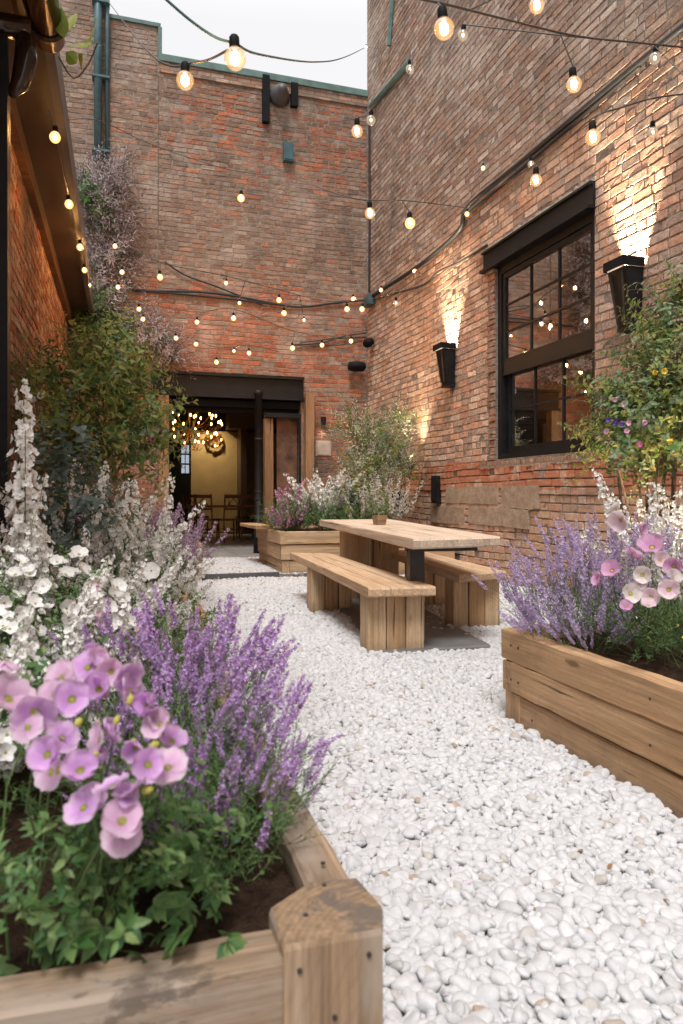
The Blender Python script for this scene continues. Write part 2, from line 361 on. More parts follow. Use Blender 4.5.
def wood_mat(name, c1, c2, c3, rough=.75, weather=0.0, wcol=(.30, .27, .24), knots=.5, fine=1.0):
    n = NT(name); o = n.objco(); base = n.n('TexCoord').outputs['Object']
    big = n.noise(n.scale(o, .9, 9, 9), 1.0, 4, .6, .6)
    fin = n.noise(n.scale(o, 2.5, 95, 95), 1.0, 4, .7, .2)
    c = n.ramp(big, [(.25, c2), (.5, c1), (.8, c3)])
    c = n.mix(.75*fine, c, n.ramp(fin, [(.3, .5), (.7, 1.18)]), 'MULTIPLY')
    c = n.mix(.5*fine, c, n.ramp(n.noise(n.scale(o, 1.2, 30, 30), 1.0, 3, .6, .3), [(.35, .55), (.6, 1.1)]), 'MULTIPLY')
    c = n.mix(n.mapr(n.noise(n.scale(o, .5, 2.2, 2.2), 1.0, 3), .45, .7, 0, .35), c, c3)
    # knots
    vo = n.n('TexVoronoi'); vo.feature = 'F1'; n.l(n.scale(o, 2.0, 7, 7), vo.inputs['Vector']); vo.inputs['Scale'].default_value = 1.0
    dk = n.math('ADD', vo.outputs['Distance'], n.math('MULTIPLY', n.math('SUBTRACT', n.noise(o, 30, 3), .5), .12))
    kn = n.mapr(dk, .045, .12, 1, 0)
    kr = n.math('SINE', n.math('MULTIPLY', n.math('ADD', vo.outputs['Distance'], n.math('MULTIPLY', n.noise(n.scale(o, .8, 6, 6), 1.0, 3), .9)), 95.0))
    c = n.mix(n.math('MULTIPLY', n.mapr(kr, .3, 1), .12), c, tuple(x*.55 for x in c2))
    c = n.mix(n.math('MULTIPLY', kn, knots), c, tuple(x*.32 for x in c2))
    # splits
    ck = n.noise(n.scale(o, .7, 34, 34), 1.0, 2, .5, .1)
    sp = n.math('MULTIPLY', n.mapr(ck, .66, .70), n.mapr(n.noise(n.scale(o, 1, 3, 3), 1.0, 2), .5, .56))
    c = n.mix(n.math('MULTIPLY', sp, .85), c, tuple(x*.14 for x in c2))
    if weather:
        wf = n.mapr(n.noise(n.scale(o, 1.5, 6, 6), 1.3, 5, .65), .42, .62, 0, weather)
        c = n.mix(wf, c, wcol)
        c = n.mix(n.mapr(n.noise(n.scale(o, .5, 1, 1), 9.0, 6, .75), .56, .64, 0, .85*weather), c, (.09, .07, .055))
    wz = n.sep(n.pos())[2]; spl = n.math('MULTIPLY', n.mapr(n.math('ADD', wz, n.math('MULTIPLY', n.math('SUBTRACT', n.noise(n.pos(), 14, 5, .75), .5), .16)), .13, .02), .45)
    c = n.mix(spl, c, (.16, .12, .09))
    # end grain: rings where the object's own X faces out
    tr = n.n('VectorTransform'); tr.vector_type = 'NORMAL'; tr.convert_from = 'WORLD'; tr.convert_to = 'OBJECT'
    n.l(n.n('NewGeometry').outputs['True Normal'], tr.inputs[0]); nx = n.math('ABSOLUTE', n.sep(tr.outputs[0])[0])
    en = n.math('GREATER_THAN', nx, .8)
    B = n.sep(base); yy = n.math('ADD', B[1], .115); zz = n.math('ADD', B[2], .075)
    rad = n.math('SQRT', n.math('ADD', n.math('MULTIPLY', yy, yy), n.math('MULTIPLY', zz, zz)))
    rad = n.math('ADD', rad, n.math('MULTIPLY', n.noise(base, 14, 3), .02))
    rings = n.math('SINE', n.math('MULTIPLY', rad, 620.0))
    ec = n.mix(n.mapr(rings, -1, 1, 0, 1), tuple(x*.80 for x in c1), tuple(x*.95 for x in c1)); ec = n.mix(1.0, ec, n.ramp(n.noise(base, 60, 5, .7), [(.3, .6), (.7, 1.2)]), 'MULTIPLY')
    ec = n.mix(n.mapr(n.noise(base, 13, 6, .7, .8), .50, .60, 0, .3+.6*min(1, weather*1.2)), ec, (.12, .10, .085))
    c = n.mix(en, c, ec)
    h = n.math('SUBTRACT', n.math('MULTIPLY', fin, .5), n.math('MULTIPLY', sp, 2.0)); h = n.math('ADD', h, n.math('MULTIPLY', big, .6))
    n.bsdf(c, rough, h, .0035, .8, spec=.25)
    return n.m
M_sleeper = wood_mat('oak sleeper', (.56, .345, .18), (.43, .25, .125), (.66, .44, .26), weather=.12, wcol=(.40, .29, .19), knots=.8)
M_sleeper_pale = wood_mat('pale oak sleeper', (.64, .44, .26), (.52, .34, .18), (.72, .53, .34), weather=.10, wcol=(.42, .33, .24))
M_table = wood_mat('sanded oak slab', (.72, .56, .42), (.60, .45, .32), (.78, .65, .51), rough=.6, knots=.4, fine=.8)
M_bench = wood_mat('oak bench plank', (.66, .45, .28), (.54, .34, .19), (.74, .55, .37), rough=.65, knots=.5)
M_grey_wood = wood_mat('weathered grey oak', (.33, .22, .135), (.21, .13, .08), (.44, .32, .22), weather=.75, wcol=(.36, .30, .245), fine=1.15)
M_old_timber = wood_mat('old jamb timber', (.38, .22, .11), (.27, .14, .07), (.46, .30, .16), weather=.25, wcol=(.16, .12, .09))
M_dark_wood = wood_mat('dark chair wood', (.14, .065, .03), (.09, .04, .02), (.20, .10, .05), rough=.45, knots=.2)

def simple(name, color, rough=.6, metal=0.0, var=.25, scale=12, bump=.15, bdist=.004, spec=.5):
    n = NT(name); p = n.objco(False); z = n.noise(p, scale, 4, .6)
    c = n.mix(1.0, color, n.ramp(z, [(.25, 1-var), (.75, 1+var)]), 'MULTIPLY')
    n.bsdf(c, n.mapr(z, 0, 1, max(0, rough-.12), min(1, rough+.12)), n.noise(p, scale*4, 4), bdist, bump, metal, spec); return n.m
M_black = simple('black steel', (.012, .012, .013), .5, 0, .5, 6, spec=.22)
M_black_dull = simple('matt black paint', (.010, .010, .011), .7, 0, .4, 9, spec=.12)
M_cable = simple('black cable rubber', (.02, .021, .022), .6)
M_wire = simple('dark wire', (.05, .042, .036), .6)
M_teal = simple('teal painted metal', (.055, .12, .14), .42, 0, .35, 7)
M_copper_green = simple('green lead coping', (.11, .19, .17), .7, 0, .4, 5)
M_brown_gloss = simple('glossy brown gutter', (.030, .016, .010), .16, 0, .3, 3, .05)
M_soffit = simple('brown soffit board', (.036, .023, .016), .35, 0, .3, 3)
M_fascia = simple('grey lead edge', (.085, .08, .082), .5, 0, .3, 6)
M_slate = simple('wet slate', (.16, .16, .16), .5, 0, .22, 4, .3)
M_strip = simple('dark steel edging', (.09, .09, .095), .5, 0, .25, 8)
M_steel = simple('dark steel', (.05, .047, .045), .45, .3, .3, 10)
M_soil = simple('dark crumbly soil', (.055, .033, .021), .95, 0, .6, 35, 1.0, .02, .1)
M_stone = simple('pale stone block', (.42, .36, .31), .9, 0, .2, 8, .4)
M_bark = simple('bark', (.13, .09, .06), .9, 0, .4, 30, .6)
M_gold_wall = simple('ochre plaster', (.30, .215, .11), .6, 0, .15, 3)
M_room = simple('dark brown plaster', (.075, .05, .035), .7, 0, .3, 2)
M_room_ceiling = simple('dark boarded ceiling', (.05, .035, .025), .8, 0, .3, 2)
M_rust = simple('rusty board', (.13, .065, .038), .8, 0, .8, 4, .3)
M_candle = simple('cream wax', (.7, .6, .42), .5, 0, .05)
M_brass = simple('aged brass', (.55, .36, .13), .3, .9, .2)
M_pot = wood_mat('small pot wood', (.40, .26, .15), (.30, .19, .10), (.46, .31, .19), knots=.1)
M_rubble = brick_mat('broken reveal brick', 'y', PNK+RED[:3], RED+PNK, .5, z_left, mortar=(.40, .30, .23), bw=.115, bh=.085, seed=15.0, mort_w=.012)
M_mortar = simple('lime mortar bed', (.42, .37, .31), .95, 0, .35, 25, .8, .012)

def pave_mat():
    n = NT('flagstone paving'); P = n.pos(); s = n.sep(P); wob = n.noise(P, 5, 3)
    br = n.n('TexBrick'); n.l(P, br.inputs['Vector']); br.inputs['Scale'].default_value = 1.0
    br.inputs['Brick Width'].default_value = .9; br.inputs['Row Height'].default_value = .6; br.inputs['Mortar Size'].default_value = .008
    br.inputs['Color1'].default_value = (.34, .33, .31, 1); br.inputs['Color2'].default_value = (.24, .235, .225, 1); br.inputs['Mortar'].default_value = (.10, .095, .09, 1)
    c = n.mix(1.0, br.outputs['Color'], n.ramp(n.noise(P, 3, 5, .65), [(.25, .6), (.75, 1.25)]), 'MULTIPLY')
    n.bsdf(c, n.mapr(wob, 0, 1, .35, .65), n.noise(P, 20, 4), .004, .4); return n.m
M_pave = pave_mat()
def bed_mat():
    n = NT('gravel bed grit'); P = n.pos(); z = n.noise(P, 60, 4, .7)
    n.bsdf(n.ramp(z, [(.3, (.20, .18, .165)), (.6, (.42, .40, .38))]), .95, z, .01, 1.0, spec=.1); return n.m
M_bed = bed_mat()
def pebble_mat():
    n = NT('white marble pebble'); g = n.n('NewGeometry'); r = g.outputs['Random Per Island']; P = g.outputs['Position']
    c = n.ramp(r, [(0, (.55, .55, .555)), (.35, (.60, .60, .605)), (.6, (.51, .51, .515)), (.84, (.63, .63, .64)), (.95, (.49, .485, .485)), (.99, (.46, .43, .39)), (1, (.38, .29, .21))])
    z = n.noise(P, 55, 4, .65)
    c = n.mix(1.0, c, n.ramp(z, [(.3, .86), (.7, 1.04)]), 'MULTIPLY')
    b = n.bsdf(c, .62, n.noise(P, 160, 3), .0015, .5, spec=.35)
    return n.m
M_pebble = pebble_mat()

def leaf_mat(name, cols, trans=.3, rough=.5, vein=True, flower=False):
    n = NT(name); g = n.n('NewGeometry'); r = g.outputs['Random Per Island']; k = len(cols)
    c = n.ramp(r, [(i/max(1, k-1), x) for i, x in enumerate(cols)])
    z = n.noise(g.outputs['Position'], 140 if flower else 60, 3)
    c = n.mix(1.0, c, n.ramp(z, [(.3, .86), (.7, 1.12)]), 'MULTIPLY')
    b = n.n('BsdfPrincipled'); n.l(c, b.inputs['Base Color']); b.inputs['Roughness'].default_value = rough; b.inputs['Specular IOR Level'].default_value = .15 if flower else .3
    t = n.n('BsdfTranslucent'); n.l(c, t.inputs[0]); m = n.n('MixShader'); m.inputs[0].default_value = trans
    n.l(b.outputs[0], m.inputs[1]); n.l(t.outputs[0], m.inputs[2]); n.l(m.outputs[0], n.out.inputs[0]); return n.m
L_green = leaf_mat('mid green leaf', [(.045, .12, .03), (.09, .18, .05), (.15, .25, .08), (.06, .15, .06), (.22, .30, .11), (.035, .09, .03)])
L_dark = leaf_mat('dark green leaf', [(.035, .08, .035), (.055, .12, .05), (.08, .155, .07), (.11, .19, .085)])
L_yellow = leaf_mat('yellow green leaf', [(.14, .22, .045), (.24, .32, .07), (.34, .38, .11), (.18, .27, .07), (.38, .38, .12), (.34, .24, .08)], .5)
L_blue = leaf_mat('blue grey leaf', [(.11, .16, .14), (.17, .23, .21), (.09, .14, .11), (.24, .30, .28)])
L_sage = leaf_mat('sage leaf', [(.14, .21, .11), (.21, .28, .16), (.11, .17, .08), (.28, .34, .22)])
L_rose = leaf_mat('dusty pink seed head', [(.56, .44, .48), (.66, .56, .60), (.46, .36, .38), (.72, .64, .67), (.30, .34, .20)], .35)
P_white = leaf_mat('white petal', [(.91, .90, .87), (.93, .92, .90), (.90, .87, .84), (.92, .90, .87)], .32, .6, flower=True)
P_cream = leaf_mat('cream petal', [(.80, .75, .66), (.86, .82, .75), (.74, .67, .57), (.84, .76, .67)], .42, .6, flower=True)
P_blush = leaf_mat('blush petal', [(.78, .58, .62), (.82, .68, .70), (.74, .48, .58), (.85, .76, .74)], .35, .6, flower=True)
P_lilac = leaf_mat('lilac pink petal', [(.66, .32, .66), (.73, .42, .70), (.60, .26, .66), (.78, .50, .70)], .35, .55, flower=True)
P_pink = leaf_mat('pink poppy petal', [(.70, .34, .55), (.76, .45, .62), (.62, .28, .52), (.80, .58, .66)], .35, .55, flower=True)
P_hot = leaf_mat('magenta petal', [(.60, .10, .32), (.66, .18, .42), (.5, .06, .22)], .3, .6, flower=True)
P_purple = leaf_mat('purple floret', [(.52, .33, .66), (.60, .42, .76), (.44, .24, .50), (.68, .52, .80), (.52, .29, .50), (.40, .20, .37)], .3, .6, flower=True)
P_lav = leaf_mat('pale lavender floret', [(.56, .43, .66), (.64, .52, .72), (.46, .32, .56), (.72, .61, .77), (.52, .36, .58)], .3, .6, flower=True)
P_mauve = leaf_mat('dusty mauve floret', [(.48, .31, .47), (.56, .40, .56), (.38, .24, .38), (.62, .48, .62)], .3, .6, flower=True)
P_eye = leaf_mat('yellow green flower eye', [(.42, .40, .08), (.55, .50, .12), (.30, .30, .06)], .2, .6, flower=True)
P_bud = leaf_mat('calyx bud', [(.20, .10, .20), (.25, .15, .22), (.12, .14, .06)], .2, .6, flower=True)
P_yellow = leaf_mat('yellow petal', [(.75, .5, .05), (.8, .6, .1)], .3, .6, flower=True)
P_blue = leaf_mat('violet petal', [(.10, .06, .35), (.18, .10, .5)], .3, .6, flower=True)
S_stem = leaf_mat('green stem', [(.08, .14, .04), (.12, .18, .06), (.10, .12, .05)], .1)
S_brown = leaf_mat('brown stem', [(.10, .07, .045), (.14, .10, .07)], .05)

def emis(name, col, st):
    n = NT(name); e = n.n('Emission'); e.inputs[0].default_value = (*col, 1); e.inputs[1].default_value = st
    n.l(e.outputs[0], n.out.inputs[0]); return n.m
E_core = emis('hot filament', (1.0, .50, .17), 1100)
E_core_near = emis('hot near filament', (1.0, .60, .28), 90)
E_chand = emis('chandelier flame', (1.0, .42, .11), 20)
E_dim = emis('lit far pane', (.75, .85, 1.0), .32)
def globe_mat(name, col, st, fac):
    n = NT(name); t = n.n('BsdfTransparent'); t.inputs[0].default_value = (1, .93, .8, 1)
    e = n.n('Emission'); e.inputs[0].default_value = (*col, 1); e.inputs[1].default_value = st
    gl = n.n('BsdfGlossy'); gl.inputs['Roughness'].default_value = .05
    m = n.n('MixShader'); m.inputs[0].default_value = fac; n.l(t.outputs[0], m.inputs[1]); n.l(e.outputs[0], m.inputs[2])
    lw = n.n('LayerWeight'); lw.inputs[0].default_value = .35
    m2 = n.n('MixShader'); n.l(n.math('MULTIPLY', lw.outputs['Facing'], .55), m2.inputs[0]); n.l(m.outputs[0], m2.inputs[1]); n.l(gl.outputs[0], m2.inputs[2])
    n.l(m2.outputs[0], n.out.inputs[0]); return n.m
GL_near = globe_mat('amber bulb glass', (1.0, .56, .24), 1.6, .20)
GL_far = globe_mat('glowing bulb glass', (1.0, .48, .15), 2.4, .5)
GL_off = globe_mat('clear bulb glass', (1.0, .8, .6), .6, .25)
def glass_mat():
    n = NT('window glass'); t = n.n('BsdfTransparent'); t.inputs[0].default_value = (.86, .88, .87, 1)
    gl = n.n('BsdfGlossy'); gl.inputs['Roughness'].default_value = .02
    f = n.n('Fresnel'); f.inputs[0].default_value = 1.5; m = n.n('MixShader')
    n.l(n.math('ADD', n.math('MULTIPLY', f.outputs[0], .7), .01, clamp=True), m.inputs[0]); n.l(t.outputs[0], m.inputs[1]); n.l(gl.outputs[0], m.inputs[2]); n.l(m.outputs[0], n.out.inputs[0]); return n.m
M_glass = glass_mat()

# ------------------------------------------------------------------ boards
def board(name, parent, mat, c, L, W, Tz, axis='x', rz=0.0, jit=.003, ch=.006):
    """rounded plank, length along local X; axis gives its direction in the parent"""
    n = max(2, int(L/.09)); g = G(); w, t = W/2, Tz/2
    sec = [(-w+ch, -t), (w-ch, -t), (w, -t+ch), (w, t-ch), (w-ch, t), (-w+ch, t), (-w, t-ch), (-w, -t+ch)]
    ph = rng.uniform(0, 9, 4); V = []
    for i in range(n+1):
        x = -L/2+L*i/n
        oy = jit*math.sin(x*3.1+ph[0])+rng.normal(0, jit*.25); oz = jit*math.sin(x*2.3+ph[1])+rng.normal(0, jit*.25)
        for (a, b) in sec: V.append((x, a+oy+rng.normal(0, jit*.15), b+oz+rng.normal(0, jit*.15)))
    F = [(i*8+k, i*8+(k+1) % 8, (i+1)*8+(k+1) % 8, (i+1)*8+k) for i in range(n) for k in range(8)]
    F = [tuple(reversed(f)) for f in F]
    F += [tuple(range(8)), tuple(range((n+1)*8-1, n*8-1, -1))]
    F[-2] = tuple(range(8)); F[-1] = tuple(reversed(range(n*8, (n+1)*8)))
    g.add(V, F)
    o = g.obj(name, mat, parent, loc=c)
    if axis == 'x': o.rotation_euler = (0, 0, rz)
    elif axis == 'y': o.rotation_euler = (0, 0, PI/2+rz)
    elif axis == 'z': o.rotation_euler = (0, -PI/2, rz)
    return o
def slab(name, parent, mat, top, z0, z1, loc, nsub=7):
    """slab with a hand-cut outline: corner list (world xy, counter-clockwise), bevelled rim; local origin at loc"""
    P = [np.array(p[:2], dtype=float) for p in top]; pts = []
    for i in range(len(P)):
        a, b = P[i], P[(i+1) % len(P)]; k = max(1, int(np.linalg.norm(b-a)/.12))
        for j in range(k): pts.append(a+(b-a)*j/k)
    pts = np.array(pts); c = pts.mean(0)
    nrm = (pts-c)/np.linalg.norm(pts-c, axis=1)[:, None]
    wav = np.array([.006*math.sin(i*1.3)+rng.normal(0, .003) for i in range(len(pts))])
    outr = pts+nrm*wav[:, None]; inn = outr-nrm*.010
    n = len(pts); V = []
    for (q, z) in ((inn, z0), (outr, z0+.01), (outr, z1-.012), (inn, z1)):
        V += [(x-loc[0], y-loc[1], z-loc[2]) for x, y in q]
    F = [(k*n+i, k*n+(i+1) % n, (k+1)*n+(i+1) % n, (k+1)*n+i) for k in range(3) for i in range(n)]
    F += [tuple(range(n-1, -1, -1)), tuple(range(3*n, 4*n))]
    return G().add(V, F).obj(name, mat, parent)

# ------------------------------------------------------------------ the setting
XW, YB, XL = 4.25, 12.09, -.765
g = G(); g.add([(-60, -40, 0), (60, -40, 0), (60, 90, 0), (-60, 90, 0)], [(0, 1, 2, 3)]); tag(g.obj('ground', M_bed), kind='structure')
pv = G(); pv.add([(.3, 10.9, .055), (XW, 10.9, .055), (XW, 19.2, .055), (-2.5, 19.2, .055), (-2.5, 12.45, .055), (.3, 12.45, .055)], [(0, 1, 2, 3, 4, 5)])
pv.add([(.3, 10.9, 0), (XW, 10.9, 0), (XW, 10.9, .055), (.3, 10.9, .055)], [(0, 1, 2, 3)])
tag(pv.obj('paving', M_pave), kind='structure')

def courses(name, mat, parent, origin, ax, sgn, face, u0, u1, z0, z1, bw, bh, holes=(), joint=.0125, proud=.006, off=None):
    """single bricks laid in courses on a wall face; face = wall plane, sgn = outward direction along the other axis"""
    C, W, Hh = [], [], []; row = 0; z = z0
    while z < z1:
        hh = min(bh, z1-z); hd = row % 4 == 3; L = bw/2 if hd else bw
        u = u0-rng.uniform(0, L)-(L/2 if row % 2 else 0)
        cuts = sorted([(h[0], h[1]) for h in holes if z+hh*.5 > h[2] and z+hh*.5 < h[3]])
        while u < u1:
            l = L*rng.uniform(.93, 1.07); a, b = max(u, u0), min(u+l, u1); u += l
            seg = [(a, b)]
            for (h0, h1) in cuts:
                ns = []
                for (p, q) in seg:
                    if q <= h0 or p >= h1: ns.append((p, q))
                    else:
                        if p < h0: ns.append((p, h0))
                        if q > h1: ns.append((h1, q))
                seg = ns
            for (p, q) in seg:
                if q-p > .03 and rng.uniform() > .006: C.append(((p+q)/2, z+hh/2)); W.append(q-p-joint*rng.uniform(.7, 1.3)); Hh.append(hh-joint*rng.uniform(.7, 1.3))
        z += bh; row += 1
    C, W, Hh = np.array(C), np.array(W), np.maximum(.012, np.array(Hh)); N = len(C)
    C[:, 1] += .012*np.sin(C[:, 0]*1.1+1)+.006*np.sin(C[:, 0]*3.7+C[:, 1]*2)
    nu, nvv = 5, 3; gu, gv = np.meshgrid(np.linspace(-.5, .5, nu), np.linspace(-.5, .5, nvv), indexing='ij'); gu, gv = gu.ravel(), gv.ravel()
    idx = lambda i, j: i*nvv+j
    F = [(idx(i, j), idx(i+1, j), idx(i+1, j+1), idx(i, j+1)) for i in range(nu-1) for j in range(nvv-1)]
    ring = [idx(i, 0) for i in range(nu)]+[idx(nu-1, j) for j in range(1, nvv)]+[idx(i, nvv-1) for i in range(nu-2, -1, -1)]+[idx(0, j) for j in range(nvv-2, 0, -1)]
    nr = len(ring); n0 = nu*nvv
    for k in range(nr):
        k2 = (k+1) % nr
        F.append((ring[k], n0+k, n0+k2, ring[k2])); F.append((n0+k, n0+nr+k, n0+nr+k2, n0+k2))
    U = np.concatenate([gu, gu[ring], gu[ring]]); Vv = np.concatenate([gv, gv[ring], gv[ring]]); nv = len(U)
    ins = np.concatenate([np.full(n0, .0045), np.zeros(2*nr)]); dep = np.concatenate([np.zeros(n0), np.full(nr, -.005), np.full(nr, -.03)])
    ru = rng.normal(0, .0016, (N, nv)); rv_ = rng.normal(0, .0014, (N, nv)); rd = rng.normal(0, .0008, (N, nv)); rd[:, n0+nr:] = 0
    ru[:, n0+nr:] = ru[:, n0:n0+nr]; rv_[:, n0+nr:] = rv_[:, n0:n0+nr]
    uu = C[:, :1]+U*W[:, None]-np.sign(U)*ins+ru; vv = C[:, 1:]+Vv*Hh[:, None]-np.sign(Vv)*ins+rv_
    chip = (rng.uniform(0, 1, (N, nv)) < .03)*rng.uniform(.003, .009, (N, nv))
    tilt = rng.normal(0, .0012, (N, 1))*U*2+rng.normal(0, .0008, (N, 1))*Vv*2
    pr = proud+rng.normal(0, .0018, N)+.003*np.sin(C[:, 0]*2.3+C[:, 1]*1.7)*np.sin(C[:, 1]*3.1)
    if off is not None: pr = pr+off(C)
    dd = pr[:, None]+dep+rd+tilt-np.where(np.arange(nv) < n0+nr, chip, 0)
    V = np.zeros((N, nv, 3))
    if ax == 'x': V[:, :, 0] = uu; V[:, :, 1] = face+sgn*dd
    else: V[:, :, 1] = uu; V[:, :, 0] = face+sgn*dd
    V[:, :, 2] = vv; V -= np.array(origin)
    if (ax == 'x' and sgn > 0) or (ax == 'y' and sgn < 0): F = [tuple(reversed(f)) for f in F]
    lp = np.array([a for f in F for a in f]); loops = (lp[None]+(np.arange(N)*nv)[:, None]).ravel(); starts = np.arange(N*len(F))*4
    return link(name, mesh_np(name, V.reshape(-1, 3), loops, starts, [mat], None, False), parent)
MG_back = brick_geo_mat('weathered red brick face', 'x', BRN+GRY[:3], RED+BRN[:2], z_back, .38, 1.0, gain=1.2)
def sp_geo(n, u, v, wob, c):
    nz = n.math('MULTIPLY', n.math('SUBTRACT', n.noise(wob, 2.5, 4), .5), .16); vv = n.math('ADD', v, nz)
    band = n.math('MULTIPLY', n.mapr(vv, 1.04, 1.08), n.mapr(vv, 1.46, 1.42))
    red = n.mix(n.noise(wob, 8, 4, .7), (.44, .17, .08), (.27, .10, .06))
    low = n.mapr(vv, 1.06, 1.0, 0, .7); c = n.mix(n.math('MULTIPLY', low, n.mapr(n.noise(wob, 3, 4), .4, .6)), c, (.40, .25, .15))
    return n.mix(n.math('MULTIPLY', band, n.mapr(n.noise(wob, 5, 3), .36, .50, 0, .92)), c, red)
MG_right = brick_geo_mat('pinkish grey brick face', 'y', GRY+BRN[:4], PNK+GRY[1:3], z_right, .25, 5.0, sp_geo, gain=1.36, sootk=lambda n, u, v: n.mapr(v, 3.9, 5.0, .25, 1.0))
MG_left = brick_geo_mat('orange brick face', 'y', PNK, RED+PNK[:3], z_left, .1, 9.0)
MM_back = mortar_mat('grey lime mortar', (.40, .34, .28), (.25, .21, .175), ax='x')
MM_right = mortar_mat('dark sooty mortar', (.20, .16, .13), (.34, .28, .23))
MM_patch = mortar_mat('beige old render', (.52, .39, .28), (.36, .26, .18))
MM_left = mortar_mat('brown mortar', (.22, .15, .10), (.15, .10, .07))
# back building -----------------------------------------------------
def P3(p): return tuple(float(x) for x in p)
back = thing('brick_building', 'tall weathered red brick building with the open doorway across the courtyard end', 'building', (1.8, YB, 0))
def bk(v): return (v[0]-1.8, v[1]-YB, v[2])
def bbox(g, lo, hi, m=0): g.box(bk(lo), bk(hi), m)
DX0, DX1, DZ = .60, 3.02, 3.03
g = G()
bbox(g, (-5, YB, 0), (-.22, YB+.4, 10.4)); bbox(g, (-.22, YB, 0), (DX0, YB+.4, 8.72)); 
bbox(g, (DX0, YB, DZ), (DX1, YB+.4, 8.16)); bbox(g, (DX1, YB, 0), (XW+2, YB+.4, 8.16))
g.obj('wall', MM_back, back)
O_B = (1.8, YB, 0)
courses('brickwork', MG_back, back, O_B, 'x', -1, YB, DX0, XW-.01, 0, 7.98, .235, .079, [(DX0, DX1+.02, 0, 3.08)])
courses('brickwork', MG_back, back, O_B, 'x', -1, YB, -3.0, -.23, 0, 10.38, .235, .079)
courses('brickwork', MG_back, back, O_B, 'x', -1, YB-.022, -.22, DX0-.006, 0, 7.98, .235, .079)
courses('brickwork', MG_back, back, O_B, 'x', -1, YB, -.22, DX0-.01, 8.0, 8.70, .235, .079)
# step of parapet: brick to x .47 at 8.72
g = G(); bbox(g, (DX0-.0, YB+.05, 8.161), (.605, YB+.35, 8.72)); g.obj('wall', M_back, back)
g = G()
bbox(g, (.60, YB-.07, 8.16), (XW+1, YB+.45, 8.27)); bbox(g, (-.22, YB-.04, 8.72), (.64, YB+.45, 8.78)); bbox(g, (.60, YB-.045, 8.27), (.66, YB+.42, 8.715))
g.obj('coping', M_copper_green, back)
# course of projecting headers below the coping
g = G(); bbox(g, (.62, YB-.035, 7.99), (XW, YB-.002, 8.157)); g.obj('cornice', M_face_x, back)
# straight joint: an old infilled pier standing proud
g = G(); bbox(g, (-.22, YB-.022, .0), (DX0-.003, YB-.001, 8.0)); g.obj('wall', MM_back, back)
# doorway
g = G()
bbox(g, (.52, YB-.10, 3.02), (3.06, YB+.12, 3.07)); bbox(g, (.52, YB-.10, 2.66), (3.06, YB+.12, 2.71)); bbox(g, (.52, YB-.035, 2.711), (3.06, YB+.03, 3.019))
g.obj('steel_beam', M_black, back)
g = G(); bbox(g, (.60, YB+.15, 2.45), (3.02, YB+.38, 3.02)); bbox(g, (.60, YB+.06, 2.52), (3.02, YB+.14, 2.64)); g.obj('beam', M_black_dull, back)
board('timber_post', back, M_old_timber, bk((.68, YB-.06, 1.33)), 2.64, .19, .17, 'z')
board('timber_post', back, M_old_timber, bk((3.14, YB-.09, 1.42)), 2.72, .21, .15, 'z')
board('timber_post', back, M_old_timber, bk((2.46, YB+.10, 1.20)), 2.3, .16, .15, 'z')
g = G(); bbox(g, (2.62, YB+.12, .06), (2.98, YB+.17, 2.45)); g.obj('panel', M_rust, back)
g = G(); bbox(g, (2.38, YB-.03, 2.36), (3.02, YB+.05, 2.44)); bbox(g, (2.99, YB-.03, 1.2), (3.015, YB+.03, 2.36)); g.obj('frame', M_black, back)
# interior shell
g = G()
bbox(g, (-2.6, 19.2, 0), (7, 19.3, 3.6)); bbox(g, (-2.7, YB+.41, 0), (-2.6, 19.2, 3.6)); bbox(g, (6.0, YB+.41, 0), (6.1, 19.2, 3.6))
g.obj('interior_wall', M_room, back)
g = G(); bbox(g, (-2.6, YB+.41, 3.4), (6.0, 19.2, 3.5)); g.obj('interior_ceiling', M_room_ceiling, back)
g = G(); a = on_y(191, 432, 18.0); b = on_y(239, 432, 18.0); bbox(g, (a[0], 18.0, 0), (b[0]+1.6, 18.08, 2.62)); g.obj('interior_wall', M_gold_wall, back)
g = G(); bbox(g, (b[0]-.05, 17.4, 0), (b[0]+.10, 17.99, 3.39)); bbox(g, (b[0]-.35, 17.3, 2.65), (b[0]+1.2, 17.98, 3.39)); g.obj('interior_pier', M_room, back)
# inner door with lit panes
g = G(); a = on_y(178, 500, 17.6); b = on_y(190, 500, 17.6)
bbox(g, (a[0]-.25, 17.6, .06), (b[0], 17.66, 2.35)); dr = g.obj('door', M_black_dull, back)
g = G()
for i in range(2):
    for j in range(3):
        x0 = a[0]+.08+i*.10; z0 = 1.55+j*.24
        bbox(g, (x0, 17.59, z0), (x0+.08, 17.598, z0+.2))
o = g.obj('pane', E_dim, dr)

# black pole in front of the doorway
pb = on_z(258.5, 553, .055)
pole = thing('pole', 'round black steel pole standing in the doorway under the steel beam', 'pole', P3(pb))
g = G(); g.lathe([(0, 0), (.085, 0), (.085, .34), (.075, .36), (.062, .37), (.062, 2.62), (.08, 2.63), (.08, 2.7), (0, 2.7)], n=18); g.obj('shaft', M_black, pole, True)
for z in (.9, 1.02, 1.9):
    G().lathe([(.062, z-.012), (.071, z-.012), (.071, z+.012), (.062, z+.012)], n=18).obj('collar', M_steel, pole)

